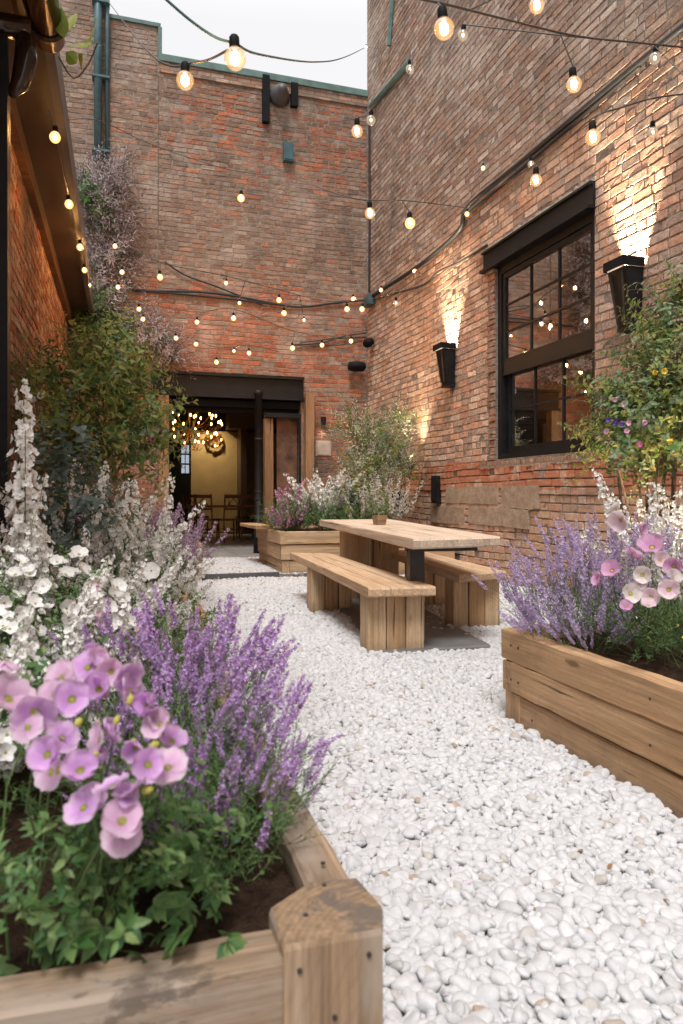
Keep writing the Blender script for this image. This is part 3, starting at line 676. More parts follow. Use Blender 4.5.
# right building ----------------------------------------------------
right = thing('brick_building', 'high pinkish grey brick building with the black sash window and two wall lamps', 'building', (XW, 6, 0))
def rt(v): return (v[0]-XW, v[1]-6, v[2])
WY0, WY1, WZ0, WZ1 = 5.66, 7.50, 1.44, 3.94
g = G()
def rbox(g, lo, hi, m=0): g.box(rt(lo), rt(hi), m)
rbox(g, (XW, -6, 0), (XW+.5, WY0, 13)); rbox(g, (XW, WY1, 0), (XW+.5, YB-.001, 13))
rbox(g, (XW, WY0, 0), (XW+.5, WY1, WZ0)); rbox(g, (XW, WY0, WZ1), (XW+.5, WY1, 13))
g.obj('wall', MM_right, right)
def patchy(C):
    # render left standing below the red band: the bricks there sit behind it
    f = np.sin(C[:, 0]*2.1+.6)+.6*np.sin(C[:, 0]*5.3+C[:, 1]*4)+.5*np.sin(C[:, 1]*7+1.0)
    return np.where((C[:, 1] < 1.04) & (f > .25), -.012, 0.0)+np.where(C[:, 1] < 1.42, .012, 0)
courses('brickwork', MG_right, right, (XW, 6, 0), 'y', -1, XW, 1.5, YB-.012, 0, 11.2, .245, .084, [(WY0, WY1+.17, WZ0-.11, 4.02), (WY0, WY1, WZ0-.11, 4.02), (WY1+.1, 7.76, 3.70, 4.02)], off=patchy)
courses('brickwork', MG_right, right, (XW, 6, 0), 'y', -1, XW, -6, 1.5, 0, 6.0, .245, .084)
for (xa, ya, xb, yb) in ((447, 487, 500, 503), (503, 486, 540, 508), (470, 507, 530, 524), (432, 506, 466, 522)):
    p_, q_ = on_x(xa, yb, XW), on_x(xb, ya, XW); z_lo = p_[2]; z_hi = on_x(xa, ya, XW)[2]; y_lo, y_hi = q_[1], p_[1]; nn_ = 9
    P_ = [(y_lo+(y_hi-y_lo)*t, z_lo) for t in np.linspace(0, 1, nn_)]+[(y_hi, z_lo+(z_hi-z_lo)*t) for t in np.linspace(0, 1, 5)[1:]]+[(y_hi-(y_hi-y_lo)*t, z_hi) for t in np.linspace(0, 1, nn_)[1:]]+[(y_lo, z_hi-(z_hi-z_lo)*t) for t in np.linspace(0, 1, 5)[1:-1]]
    P_ = [(a+rng.normal(0, .004), b+rng.normal(0, .004)) for a, b in P_]; k_ = len(P_)
    rp = G(); rp.add([rt((XW-.026, a, b)) for a, b in P_]+[rt((XW-.001, a, b)) for a, b in P_], [tuple(range(k_-1, -1, -1))]+[(i_, (i_+1) % k_, k_+(i_+1) % k_, k_+i_) for i_ in range(k_)])
    rp.obj('stone_block', MM_patch, right)
# reveal of broken brick on the far side of the window, crumbly sill bed
g = G()
z = WZ0
while z < 3.70:
    h = rng.uniform(.06, .10); dx = rng.uniform(.01, .035); w = rng.uniform(.10, .19)
    rbox(g, (XW-dx, WY1+.004, z), (XW-.001, WY1+w, min(3.72, z+h-.012))); z += h
g.obj('window_reveal', M_rubble, right)
g = G(); y = WY0-.05
while y < WY1+.22:
    w = rng.uniform(.09, .24); rbox(g, (XW-rng.uniform(.012, .035), y, WZ0-.10-rng.uniform(0, .02)), (XW-.001, y+w-.012, WZ0-.012-rng.uniform(0, .02))); y += w
g.obj('sill_course', M_rubble, right)
# mortar bed over the lintel
g = G(); y = WY0-.03
while y < 7.75:
    w = rng.uniform(.03, .07); rbox(g, (XW-rng.uniform(.012, .03), y, 3.96), (XW-.001, y+w-.003, 3.96+rng.uniform(.035, .06))); y += w
g.obj('mortar_bed', M_mortar, right)
g = G()
rbox(g, (XW-.09, WY0-.02, 3.70), (XW+.10, 7.74, 3.735)); rbox(g, (XW-.065, WY0-.02, 3.93), (XW-.002, 7.74, 3.955)); rbox(g, (XW-.035, WY0-.02, 3.736), (XW+.07, 7.74, 3.929))
g.obj('lintel', M_black, right)
win = G(); FR = .075
xo = XW+.03
rbox(win, (xo, WY0, WZ0), (xo+.12, WY0+FR, 3.70)); rbox(win, (xo, WY1-FR, WZ0), (xo+.12, WY1, 3.70))
rbox(win, (xo, WY0+FR, 3.62), (xo+.12, WY1-FR, 3.70)); rbox(win, (xo-.03, WY0+FR, WZ0), (xo+.12, WY1-FR, WZ0+.06))
window = win.obj('window', M_black, right)
def sash(x, z0, z1, rows, rail_b, rail_t):
    g = G(); y0, y1 = WY0+FR+.002, WY1-FR-.002; s = .055
    rbox(g, (x, y0, z0), (x+.045, y0+s, z1)); rbox(g, (x, y1-s, z0), (x+.045, y1, z1))
    rbox(g, (x, y0+s, z0), (x+.045, y1-s, z0+rail_b)); rbox(g, (x, y0+s, z1-rail_t), (x+.045, y1-s, z1))
    ia, ib, za, zb = y0+s, y1-s, z0+rail_b, z1-rail_t
    for k in (1, 2):
        yy = ia+(ib-ia)*k/3; rbox(g, (x+.008, yy-.012, za), (x+.037, yy+.012, zb))
    for k in range(1, rows):
        zz = za+(zb-za)*k/rows
        for j in range(3):
            rbox(g, (x+.010, ia+(ib-ia)*j/3+(.012 if j else 0), zz-.011), (x+.035, ia+(ib-ia)*(j+1)/3-(.012 if j < 2 else 0), zz+.011))
    g.obj('sash', M_black, window)
    q = G(); q.add([rt((x+.022, ia, za)), rt((x+.022, ib, za)), rt((x+.022, ib, zb)), rt((x+.022, ia, zb))], [(0, 1, 2, 3)])
    q.obj('glass', M_glass, window)
sash(xo+.02, 2.42, 3.615, 3, .19, .06)
sash(xo+.07, WZ0+.065, 2.50, 2, .08, .05)
# rooms behind the window
g = G()
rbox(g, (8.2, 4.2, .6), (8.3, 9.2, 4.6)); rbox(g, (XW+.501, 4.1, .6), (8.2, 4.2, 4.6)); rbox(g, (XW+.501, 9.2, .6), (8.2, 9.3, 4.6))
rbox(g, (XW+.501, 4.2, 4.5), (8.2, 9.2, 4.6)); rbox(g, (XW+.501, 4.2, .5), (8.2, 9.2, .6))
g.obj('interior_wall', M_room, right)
# green painted remains high on the wall, plaster scar
a = on_x(373, 107, XW); b = on_x(412, 62, XW)
g = G(); g.tube([rt(P3(a+np.array([-.04, 0, 0]))), rt(P3(b+np.array([-.04, 0, 0])))], .05, 6); a = on_x(396, -20, XW); b = on_x(391, 46, XW)
g.tube([rt(P3(a+np.array([-.03, 0, 0]))), rt(P3(b+np.array([-.03, 0, 0])))], .045, 6); g.obj('old_frame', M_copper_green, right)

# outbuilding -------------------------------------------------------
left = thing('brick_outbuilding', 'low orange brick outbuilding with dark brown eaves and a black post', 'building', (XL, 6, 0))
def lf(v): return (v[0]-XL, v[1]-6, v[2])
def lbox(g, lo, hi, m=0): g.box(lf(lo), lf(hi), m)
g = G(); lbox(g, (XL-.4, 2.0, 0), (XL, YB-.001, 3.76)); g.obj('wall', MM_left, left)
courses('brickwork', MG_left, left, (XL, 6, 0), 'y', 1, XL, 2.0, YB-.03, 0, 3.60, .235, .079)
g = G(); lbox(g, (XL-.3, 1.0, 3.765), (-.445, YB-.03, 3.83)); sf = g.obj('soffit', M_soffit, left)
g = G(); lbox(g, (XL+.002, 2.0, 3.60), (XL+.07, YB-.03, 3.762)); g.obj('trim', M_dark_wood, left)
g = G(); lbox(g, (-.443, 4.5, 3.74), (-.385, YB-.03, 3.98)); g.obj('fascia', M_fascia, left)
g = G(); g.add([lf((-.47, 1, 4.0)), lf((-.47, YB-.03, 4.0)), lf((-4, YB-.03, 5.2)), lf((-4, 1, 5.2)), lf((-.47, 1, 3.85)), lf((-.47, YB-.03, 3.85)), lf((-4, YB-.03, 3.85)), lf((-4, 1, 3.85))],
    [(0, 3, 2, 1), (0, 1, 5, 4), (1, 2, 6, 5), (2, 3, 7, 6), (3, 0, 4, 7), (4, 5, 6, 7)]); g.obj('roof', M_slate, left)
g = G(); g.tube([lf((-.40, 1.2, 3.73)), lf((-.40, 4.55, 3.73))], .085, 18); g.tube([lf((-.53, 1.2, 3.80)), lf((-.53, 4.45, 3.80))], .06, 14)
gt = g.obj('gutter', M_brown_gloss, left, True)
g = G()
for y in (4.40,):
    g.lathe([(.086, y-6-.02), (.10, y-6-.02), (.10, y-6+.02), (.086, y-6+.02)], c=(-.40-XL, 0, 3.73), n=18, axis='y')
g.obj('bracket', M_black_dull, gt)
pp = at_d(1, 300, 3.9)
g = G(); lbox(g, (pp[0]-.075, pp[1]-.055, 0), (pp[0]+.04, pp[1]+.055, 3.52)); g.obj('post', M_black, left)
g = G(); g.tube([lf((XL-.1, pp[1], 3.60)), lf((-.47, pp[1], 3.60))], .062, 16); g.tube([lf((-.50, pp[1], 3.57)), lf((-.50, pp[1]+.02, 3.44)), lf((-.53, pp[1]+.02, 3.30)), lf((-.575, pp[1], 3.22))], [.05, .062, .05, .02], 12)
g.obj('corbel', M_brown_gloss, left, True)

# teal rainwater pipes
a = on_y(98, 160, YB-.10)
dp = thing('drainpipe', 'teal painted twin drainpipe running up the back wall beside the outbuilding roof', 'pipe', (float(a[0]), YB-.10, float(a[2])))
G().tube([(0, 0, 0), (0, 0, 4.2)], .062, 14).obj('pipe', M_teal, dp, True)
G().tube([(.14, .03, .1), (.14, .03, 4.2)], .035, 12).obj('pipe', M_teal, dp, True)
for z in (.12, 1.3, 2.5):
    G().box((-.09, -.075, z), (.18, .098, z+.035)).obj('clip', M_teal, dp)
# steel edging strip & gravel step
st0, st1 = on_z(203, 583, 0), on_z(277, 580, 0)
es = tag(G().box((.55, 8.52, 0), (1.86, 8.60, .075)).obj('edging_strip', M_strip), 'dark flat steel edging strip across the gravel between the planters', 'edging strip')

# ------------------------------------------------------------------ gravel
def ico(sub):
    t = (1+5**.5)/2
    V = [(-1,t,0),(1,t,0),(-1,-t,0),(1,-t,0),(0,-1,t),(0,1,t),(0,-1,-t),(0,1,-t),(t,0,-1),(t,0,1),(-t,0,-1),(-t,0,1)]
    F = [(0,11,5),(0,5,1),(0,1,7),(0,7,10),(0,10,11),(1,5,9),(5,11,4),(11,10,2),(10,7,6),(7,1,8),(3,9,4),(3,4,2),(3,2,6),(3,6,8),(3,8,9),(4,9,5),(2,4,11),(6,2,10),(8,6,7),(9,8,1)]
    V = [np.array(v)/np.linalg.norm(v) for v in V]
    for _ in range(sub):
        c = {}; NF = []
        def mid(a, b):
            k = (min(a, b), max(a, b))
            if k not in c: m = V[a]+V[b]; V.append(m/np.linalg.norm(m)); c[k] = len(V)-1
            return c[k]
        for a, b, d in F:
            x, y, z = mid(a, b), mid(b, d), mid(d, a); NF += [(a,x,z),(b,y,x),(d,z,y),(x,y,z)]
        F = NF
    return np.array(V), F
def pebble_T(sub):
    V, F = ico(sub)
    k = rng.normal(0, 1, (4, 3)); 
    r = 1+sum(.10*np.sin(V@k[i]*1.6+i) for i in range(4))
    V2 = V*r[:, None]*np.array([.5, rng.uniform(.35, .44), rng.uniform(.27, .36)])
    # a few facets
    for _ in range(4):
        d = randdir(1)[0]; p = V2@d; lim = np.quantile(p, .84); V2 -= np.maximum(0, p-lim)[:, None]*d*.4
    return V2, F, [0]*len(F)
HOLES = [(-3, .37, 0, 3.02), (-3, .44, 3.5, 7.7), (-3, .93, 8.35, 10.5), (1.65, 3.2, -2, 2.84), (1.9, 3.2, 8.6, 10.4), (2.65, 4.3, 8.3, 9.9)]
def pebbles(name, x0, x1, y0, y1, sp, size, sub, layers, zb=0.0):
    bx = [[] for _ in range(5)]
    for L in range(layers):
        xs = np.arange(x0, x1, sp); ys = np.arange(y0, y1, sp)
        X, Y = np.meshgrid(xs, ys); X = (X+rng.uniform(-.5, .5, X.shape)*sp).ravel(); Y = (Y+rng.uniform(-.5, .5, Y.shape)*sp).ravel()
        keep = np.ones(len(X), bool)
        for a, b, c, d in HOLES: keep &= ~((X > a) & (X < b) & (Y > c) & (Y < d))
        # outside the view wedge (a margin kept so a step aside still finds gravel)
        fd = SN*X+CS*Y; rr = CS*X-SN*Y; keep &= (np.abs(rr) < fd*.62+.9)
        X, Y = X[keep], Y[keep]; Z = zb+.006+L*.013+rng.uniform(-.004, .006, len(X))+.006*np.sin(X*5+Y*3)
        bx_i = rng.integers(0, 5, len(X))
        for i in range(5): bx[i].append(np.stack([X[bx_i == i], Y[bx_i == i], Z[bx_i == i]], 1))
    vs_, lo, stt, nv, nl = [], [], [], 0, 0
    for i in range(5):
        pos = np.concatenate(bx[i]); T = pebble_T(sub); N = len(pos)
        D = np.stack([rng.normal(0, .42, N), rng.normal(0, .42, N), np.ones(N)], 1)
        R = basis(D); s = size*np.exp(rng.normal(0, .26, N)); s = np.minimum(s, size*1.8)
        W = np.einsum('nij,nvj->nvi', R, s[:, None, None]*T[0][None])+pos[:, None, :]
        lp = np.array(T[1]).ravel(); L_ = (lp[None]+(np.arange(N)*len(T[0]))[:, None]).ravel()
        vs_.append(W.reshape(-1, 3)); lo.append(L_+nv); nv += N*len(T[0])
        stt.append(np.arange(N*len(T[1]))*3+nl); nl += len(L_)
    me = mesh_np(name, np.concatenate(vs_), np.concatenate(lo), np.concatenate(stt), [M_pebble], None, True)
    return me
def gravel(me, label):
    tag(link('gravel', me), label, 'gravel', kind='stuff')
gravel(pebbles('gravel', .1, 3.2, .7, 2.6, .0225, .0355, 2, 2), 'white marble pebbles spread over the near courtyard floor')
gravel(pebbles('gravel', -.2, XW, 2.6, 5.6, .0240, .037, 1, 2), 'white marble pebbles in front of the picnic table')
gravel(pebbles('gravel', -.2, XW, 5.6, 8.52, .028, .040, 1, 1), 'white marble pebbles beyond the benches')
gravel(pebbles('gravel', .3, XW, 8.6, 10.9, .030, .042, 0, 1, .045), 'raised strip of white pebbles before the doorway paving')
gb = G().box((.93, 8.6, 0), (XW, 10.9, .045)); tag(gb.obj('terrain', M_bed), kind='structure')
# a few dead leaves lying on the pebbles
def leaf_T(L, W, fold=.25, curl=.2, nl=4):
    V, F = [], []
    for i in range(nl+1):
        t = i/nl; hw = W/2*math.sin(PI*min(1, t**.75*.98+.02)); z = -curl*L*t*t
        V += [(-hw, L*t, z+hw*fold), (0, L*t, z), (hw, L*t, z+hw*fold)]
    for i in range(nl):
        for k in (0, 1): a = i*3+k; F.append((a, a+1, a+4, a+3))
    return np.array(V), F, [0]*len(F)
M_dead = leaf_mat('dry brown leaf', [(.32, .17, .08), (.42, .26, .13), (.25, .12, .06)], .2)
N = 110; X = rng.uniform(.45, 1.9, N); Y = rng.uniform(.9, 5, N); D = np.stack([rng.normal(0, .3, N), rng.normal(0, .3, N), np.ones(N)], 1)
keep = ~((X > 1.64) & (Y < 2.9)) & ~((X > 1.4) & (Y > 4)); X, Y, D = X[keep], Y[keep], D[keep]
tag(scatter('dead_leaves', leaf_T(.03, .012), np.stack([X, Y, np.full(len(X), .028)], 1), basis(D), rng.uniform(.5, 1.2, len(X)), M_dead), 'small dry brown leaves scattered on the white pebbles', 'dead leaves', kind='stuff')

M_fallen = leaf_mat('fallen petal', [(.80, .62, .80), (.86, .80, .84), (.62, .42, .70)], .3, .6, flower=True)
N = 70; X = rng.uniform(.42, .95, N); Y = rng.uniform(1.0, 3.4, N); D = np.stack([rng.normal(0, .4, N), rng.normal(0, .4, N), np.ones(N)], 1)
tag(scatter('fallen_petals', leaf_T(.014, .012), np.stack([X, Y, np.full(N, .034)], 1), basis(D), rng.uniform(.5, 1.2, N), M_fallen), 'fallen lilac and white petals on the pebbles beside the grey planter', 'petals', kind='stuff')
# ------------------------------------------------------------------ slate pad, table, benches
A = [on_z(385, 654, .035), on_z(490, 646, .035), on_z(404, 598, .035), on_z(331, 600, .035)]
cpt = sum(A)/4; cpt[2] = 0
sl = slab('slate_pad', None, M_slate, A, 0, .045, (float(cpt[0]), float(cpt[1]), 0)); sl.location = (float(cpt[0]), float(cpt[1]), 0)
tag(sl, 'flat grey slate pad lying in the pebbles under the picnic table', 'paving slab')

def lerp(a, b, t): return a+(b-a)*t
def quad_pt(Q, s, t):   # Q: near-left, near-right, far-right, far-left ; s across, t along
    return lerp(lerp(Q[0], Q[1], s), lerp(Q[3], Q[2], s), t)
TQ = [on_z(413.5, 539, .75), on_z(500, 536.5, .75), on_z(389, 519.0, .75), on_z(319.5, 519.7, .75)]
tc = sum(TQ)/4
table = thing('table', 'long pale oak slab table with a live edge on steel column legs', 'table', (float(tc[0]), float(tc[1]), 0))
loc = (float(tc[0]), float(tc[1]), 0)
ZR = math.atan2(TQ[3][1]-TQ[0][1], TQ[3][0]-TQ[0][0])
def slab_rot(name, parent, mat, Q, z0, z1, origin, ang):
    """slab whose local X runs along its length so the grain does"""
    c, s = math.cos(-ang), math.sin(-ang); c0 = sum(Q)/len(Q)
    L = [((p[0]-c0[0])*c-(p[1]-c0[1])*s, (p[0]-c0[0])*s+(p[1]-c0[1])*c) for p in Q]
    o = slab(name, parent, mat, L, z0, z1, (0, 0, 0)); o.location = (c0[0]-origin[0], c0[1]-origin[1], -origin[2]); o.rotation_euler = (0, 0, ang); return o
for k, (s0, s1) in enumerate(((0, .333), (.337, .663), (.667, 1.0))):
    q = [quad_pt(TQ, s0, 0), quad_pt(TQ, s1, 0), quad_pt(TQ, s1, 1), quad_pt(TQ, s0, 1)]
    slab_rot('tabletop_plank', table, M_table, q, .685, .75, loc, ZR)
def leg_box(name, parent, mat, p, w, d, z0, z1, ang, origin):
    g = G().box((-d/2, -w/2, z0), (d/2, w/2, z1)); o = g.obj(name, mat, parent, loc=(p[0]-origin[0], p[1]-origin[1], 0)); o.rotation_euler = (0, 0, ang); return o
p = quad_pt(TQ, .20, .10); leg_box('leg', table, M_steel, p, .10, .08, .045, .684, ZR, loc)
p = quad_pt(TQ, .5, .10); leg_box('stretcher', table, M_steel, p, .50, .06, .64, .683, ZR, loc)
for k in range(2):
    p = quad_pt(TQ, .26+.40*k, .74); o = board('leg', table, M_sleeper_pale, (p[0]-loc[0], p[1]-loc[1], .343), .678, .255, .20, 'z', 0, .003); o.rotation_euler = (0, -PI/2, ZR)
p = quad_pt(TQ, .5, .41); leg_box('rail', table, M_steel, p, .05, 1.95, .645, .682, ZR, loc)

def bench(Q, label, nplanks, legs, leg_w, zt=.45, th=.06, split=None):
    c = sum(Q)/4; loc = (float(c[0]), float(c[1]), 0); ang = math.atan2(Q[3][1]-Q[0][1], Q[3][0]-Q[0][0])
    b = thing('bench', label, 'bench', loc, 0, 'oak benches along the table')
    cuts = split or [i/nplanks for i in range(nplanks+1)]
    for i in range(len(cuts)-1):
        s0, s1 = cuts[i]+.006, cuts[i+1]-.006
        slab_rot('seat_plank', b, M_bench, [quad_pt(Q, s0, 0), quad_pt(Q, s1, 0), quad_pt(Q, s1, 1), quad_pt(Q, s0, 1)], zt-th, zt, loc, ang)
    for t in legs:
        w = np.linalg.norm(quad_pt(Q, 0, t)-quad_pt(Q, 1, t)); ww = w*leg_w; k = 3
        lg = bpy.data.objects.new('leg', None); COL.objects.link(lg); lg.parent = b
        p = quad_pt(Q, .5, t); lg.location = (p[0]-loc[0], p[1]-loc[1], 0); lg.rotation_euler = (0, 0, ang)
        for j in range(k):
            board('leg_block', lg, M_sleeper_pale if j != 1 else M_sleeper, (rng.uniform(-.008, .008), -ww/2+ww*(j+.5)/k, (zt-th-.002)/2), zt-th-.004, ww/k-.005, .20+rng.uniform(-.01, .01), 'z', PI/2*0, .002)
    return b
# block cross-section: length along z; local Y = width, local Z -> depth
BQ = [on_z(368, 588, .45), on_z(436, 586.5, .45), on_z(330, 553.2, .45), on_z(289.7, 552.4, .45)]
bench(BQ, 'long oak bench on the open gravel side of the table, its planks split', 3, (.075, .70), .88)
BQ2 = [on_z(459, 574.5, .45), on_z(506, 571, .45), on_z(418, 550.0, .45), on_z(381, 549.7, .45)]
bench(BQ2, 'oak bench on the far side of the table, by the brick wall', 2, (.10, .62), .84)

# pot with a small plant on the table
pc = on_z(379.5, 524.5, .753)
pot = thing('plant_pot', 'little square wooden pot on the tabletop', 'plant pot', P3(pc), .2)
g = G(); w0, w1, hh = .040, .052, .085
g.add([(-w0,-w0,0),(w0,-w0,0),(w0,w0,0),(-w0,w0,0),(-w1,-w1,hh),(w1,-w1,hh),(w1,w1,hh),(-w1,w1,hh)], [(0,3,2,1),(0,1,5,4),(1,2,6,5),(2,3,7,6),(3,0,4,7)])
g.obj('box', M_pot, pot); G().box((-.045, -.045, .06), (.045, .045, .075)).obj('soil', M_soil, pot)

# ------------------------------------------------------------------ planters
def planter(label, x0, x1, y0, y1, rows, mat, th=.07, soil=None, ends=True, group='sleeper planters', jit=.003, cap=None):
    """rows: list of (z0, z1, inset)"""
    cx, cyy = (x0+x1)/2, (y0+y1)/2
    p = thing('planter', label, 'planter', (cx, cyy, 0), 0, group)
    for i, (z0, z1, ins) in enumerate(rows):
        zc, hz = (z0+z1)/2, z1-z0-.004; a0, a1, b0, b1 = x0+ins-cx, x1-ins-cx, y0+ins-cyy, y1-ins-cyy
        e = .0 if i % 2 == 0 else th
        for sx, xx in ((0, a0+th/2), (1, a1-th/2)):
            board('side_board', p, mat, (xx, (b0+b1)/2, zc), (b1-b0)-2*e-.004*(i % 2), th, hz, 'y', 0, jit)
        e = th if i % 2 == 0 else 0
        for yy in (b0+th/2, b1-th/2):
            board('end_board', p, mat, ((a0+a1)/2, yy, zc), (a1-a0)-2*e-.004*((i+1) % 2), th, hz, 'x', 0, jit)
    zt = rows[-1][1] if soil is None else soil
    nx, ny = max(3, int((x1-x0-.2)/.025)), max(3, int((y1-y0-.2)/.025)); nx, ny = min(nx, 70), min(ny, 90)
    xs = np.linspace(x0+th+.004-cx, x1-th-.004-cx, nx); ys = np.linspace(y0+th+.004-cyy, y1-th-.004-cyy, ny)
    Xg, Yg = np.meshgrid(xs, ys, indexing='ij')
    Z = zt+rng.normal(0, .007, Xg.shape)+.012*np.sin(Xg*9+Yg*7)
    V = np.stack([Xg.ravel(), Yg.ravel(), Z.ravel()], 1)
    F = [(i*ny+j, (i+1)*ny+j, (i+1)*ny+j+1, i*ny+j+1) for i in range(nx-1) for j in range(ny-1)]
    G().add(V, F).obj('soil', M_soil, p, True)
    return p, cx, cyy
# front planter (cut by the frame) with the corner post
cx1, cy1 = -.65, 1.95
p1 = thing('planter', 'grey weathered sleeper planter with a big corner post holding pink and purple flowers', 'planter', (cx1, cy1, 0), 0, 'sleeper planters')
for (z0, z1, o_) in ((.0, .205, .008), (.208, .415, 0)):
    board('end_board', p1, M_grey_wood, ((-1.7+.225)/2-cx1, .905+.039+o_-cy1, (z0+z1)/2), .225+1.7, .078, z1-z0-.002, 'x', 0, .004)
    board('side_board', p1, M_grey_wood, (.352-.037-o_-cx1, (1.0+3.0)/2-cy1, (z0+z1)/2), 2.0, .074, z1-z0-.002, 'y', 0, .004)
    board('side_board', p1, M_grey_wood, (-1.66-cx1, (.99+3.0)/2-cy1, (z0+z1)/2), 2.0, .074, z1-z0-.002, 'y', 0, .004)
    board('end_board', p1, M_grey_wood, ((-1.62+.27)/2-cx1, 2.96-cy1, (z0+z1)/2), 1.88, .074, z1-z0-.002, 'x', 0, .004)
xs = np.linspace(-1.62-cx1, .275-cx1, 110); ys = np.linspace(.99-cy1, 2.92-cy1, 110); Xg, Yg = np.meshgrid(xs, ys, indexing='ij')
Zg = .372+rng.normal(0, .006, Xg.shape)+.012*np.sin(Xg*9+Yg*7)
G().add(np.stack([Xg.ravel(), Yg.ravel(), Zg.ravel()], 1), [(i*110+j, (i+1)*110+j, (i+1)*110+j+1, i*110+j+1) for i in range(109) for j in range(109)]).obj('soil', M_soil, p1, True)
PQ = [(269, 908), (284, 946), (383, 929), (383, 906), (357, 877), (310, 881)]
pp3 = [on_z(a, b, .435) for a, b in PQ]; cpo = sum(pp3)/6
g = G(); zs = [0, .15, .30, .427, .435]; V = []
nn = len(pp3)
# length along local X (= up), so grain runs upward: local (x=z, y=y, z=-x)
for k, zz in enumerate(zs):
    sc_ = .965 if k == len(zs)-1 else 1.0
    for q in pp3:
        dx, dy = (q[0]-cpo[0])*sc_, (q[1]-cpo[1])*sc_; V.append((zz, dy, -dx))
F = [(k*nn+i, k*nn+(i+1) % nn, (k+1)*nn+(i+1) % nn, (k+1)*nn+i) for k in range(len(zs)-1) for i in range(nn)]+[tuple(range(4*nn, 5*nn))]
F = [tuple(f) for f in F]
g.add(V, F); po = g.obj('corner_post', M_grey_wood, p1, loc=(cpo[0]-cx1, cpo[1]-cy1, 0)); po.rotation_euler = (0, -PI/2, 0)

def screws(parent, pts, nrm, r=.0045):
    for p in pts:
        g = G(); q = np.asarray(p); 
        if nrm == 'y': g.tube([q, q-np.array([0, .0025, 0])], r, 10)
        elif nrm == 'x': g.tube([q, q-np.array([.0025, 0, 0])], r, 10)
        else: g.tube([q, q+np.array([0, 0, .0025])], r, 10)
        g.obj('screw', M_steel, parent)
_a, _b = pp3[1], pp3[2]
for t, z in ((.15, .40), (.85, .405), (.5, .33)):
    q = _a+(_b-_a)*t; screws(p1, [(q[0]-cx1, q[1]-.001-cy1, z)], 'y', .0035)
_c = cpo; screws(p1, [(_c[0]-cx1+.005, _c[1]-cy1+.055, .4345), (_c[0]-cx1-.04, _c[1]-cy1-.01, .4345)], 'z', .0035)
screws(p1, [(.317-cx1, y-cy1, .4165) for y in (1.12, 1.9, 2.7)], 'z', .004)
p2, _, _ = planter('long oak sleeper planter of three courses with lavender and pink poppies', 1.64, 3.1, -1.6, 2.85,
    [(0, .145, .016), (.148, .285, .007), (.288, .425, 0)], M_sleeper, .075, soil=.385, jit=.004)
screws(p2, [(1.64-(1.64+3.1)/2-.001, y-.625, z) for y in (2.76, 2.70, 1.9, 1.2) for z in (.36, .21)]+[(1.64-(1.64+3.1)/2+.018, 2.62-.625, .07)], 'x', .005)
board('post', p2, M_sleeper, (1.64+.075-(1.64+3.1)/2, 2.85-.075-(2.85-1.6)/2, .073), .143, .12, .12, 'z')
p3, _, _ = planter('stacked sleeper planter with a pink and white flower mix near the doorway pole', 1.90, 3.12, 8.67, 10.3,
    [(0, .20, .04), (.203, .395, .02), (.40, .56, 0)], M_sleeper_pale, .09, soil=.52)
board('shelf', p3, M_sleeper, (-.68, .45, .585), 1.0, .24, .045, 'y', .05)
p4, _, _ = planter('low oak planter at the corner of the two walls holding the white bush', 2.72, 4.15, 8.35, 9.8,
    [(0, .17, 0), (.172, .36, .01), (.363, .55, 0)], M_sleeper, .09, soil=.50)
p5, _, _ = planter('oak planter by the outbuilding with dusty purple flowers spilling over', -.72, .42, 3.6, 7.6,
    [(0, .2, .01), (.203, .42, 0)], M_sleeper, .08, soil=.38)
p6, _, _ = planter('small oak planter beside the doorway step, under the climbing shrub', -.72, .92, 8.40, 10.4,
    [(0, .22, .01), (.223, .46, 0)], M_sleeper, .09, soil=.42)

# ------------------------------------------------------------------ plant templates
def petal_V(L, W, cup, curl, nl=3, nw=2, notch=0.0, wave=0.0):
    V, F = [], []
    for i in range(nl+1):
        t = i/nl
        hw = W/2*(math.sin(PI*min(1.0, .12+.74*t))**.8)
        for j in range(nw+1):
            s = -1+2*j/nw
            x = L*t-(notch*L*(1-abs(s)) if i == nl else 0)-(.16*L*abs(s)**2*t)
            V.append((x, hw*s, cup*L*t*t+curl*hw*s*s+wave*L*math.sin(3.1*s+5*t)*t))
    for i in range(nl):
        for j in range(nw): a = i*(nw+1)+j; F.append((a, a+nw+1, a+nw+2, a+1))
    return np.array(V), F
def flower_T(n=5, L=.5, W=.45, cup=.25, curl=.2, nl=3, nw=2, notch=.06, wave=0.0, eye=.1, pm=0, em=1, tilt=.25):
    g = G()
    for k in range(n):
        V, F = petal_V(L, W*rng.uniform(.92, 1.08), cup*rng.uniform(.7, 1.3), curl, nl, nw, notch, wave)
        V = V@roty(-tilt*rng.uniform(.6, 1.4)).T; V = V+np.array([.03, 0, .004*k]); V = V@rotz(2*PI*k/n+rng.normal(0, .08)).T
        g.add(V, F, pm)
    if eye:
        g.lathe([(0.001, eye*.35), (eye*.6, eye*.42), (eye, eye*.2), (eye*.7, -.02)], n=6, m=em)
        for q_ in range(5):
            a_e = 2*PI*q_/5+.3; g.lathe([(.001, .02), (.016, .012), (.001, -.004)], c=(eye*.8*math.cos(a_e), eye*.8*math.sin(a_e), eye*.55), n=4, m=em)
    return g.T()
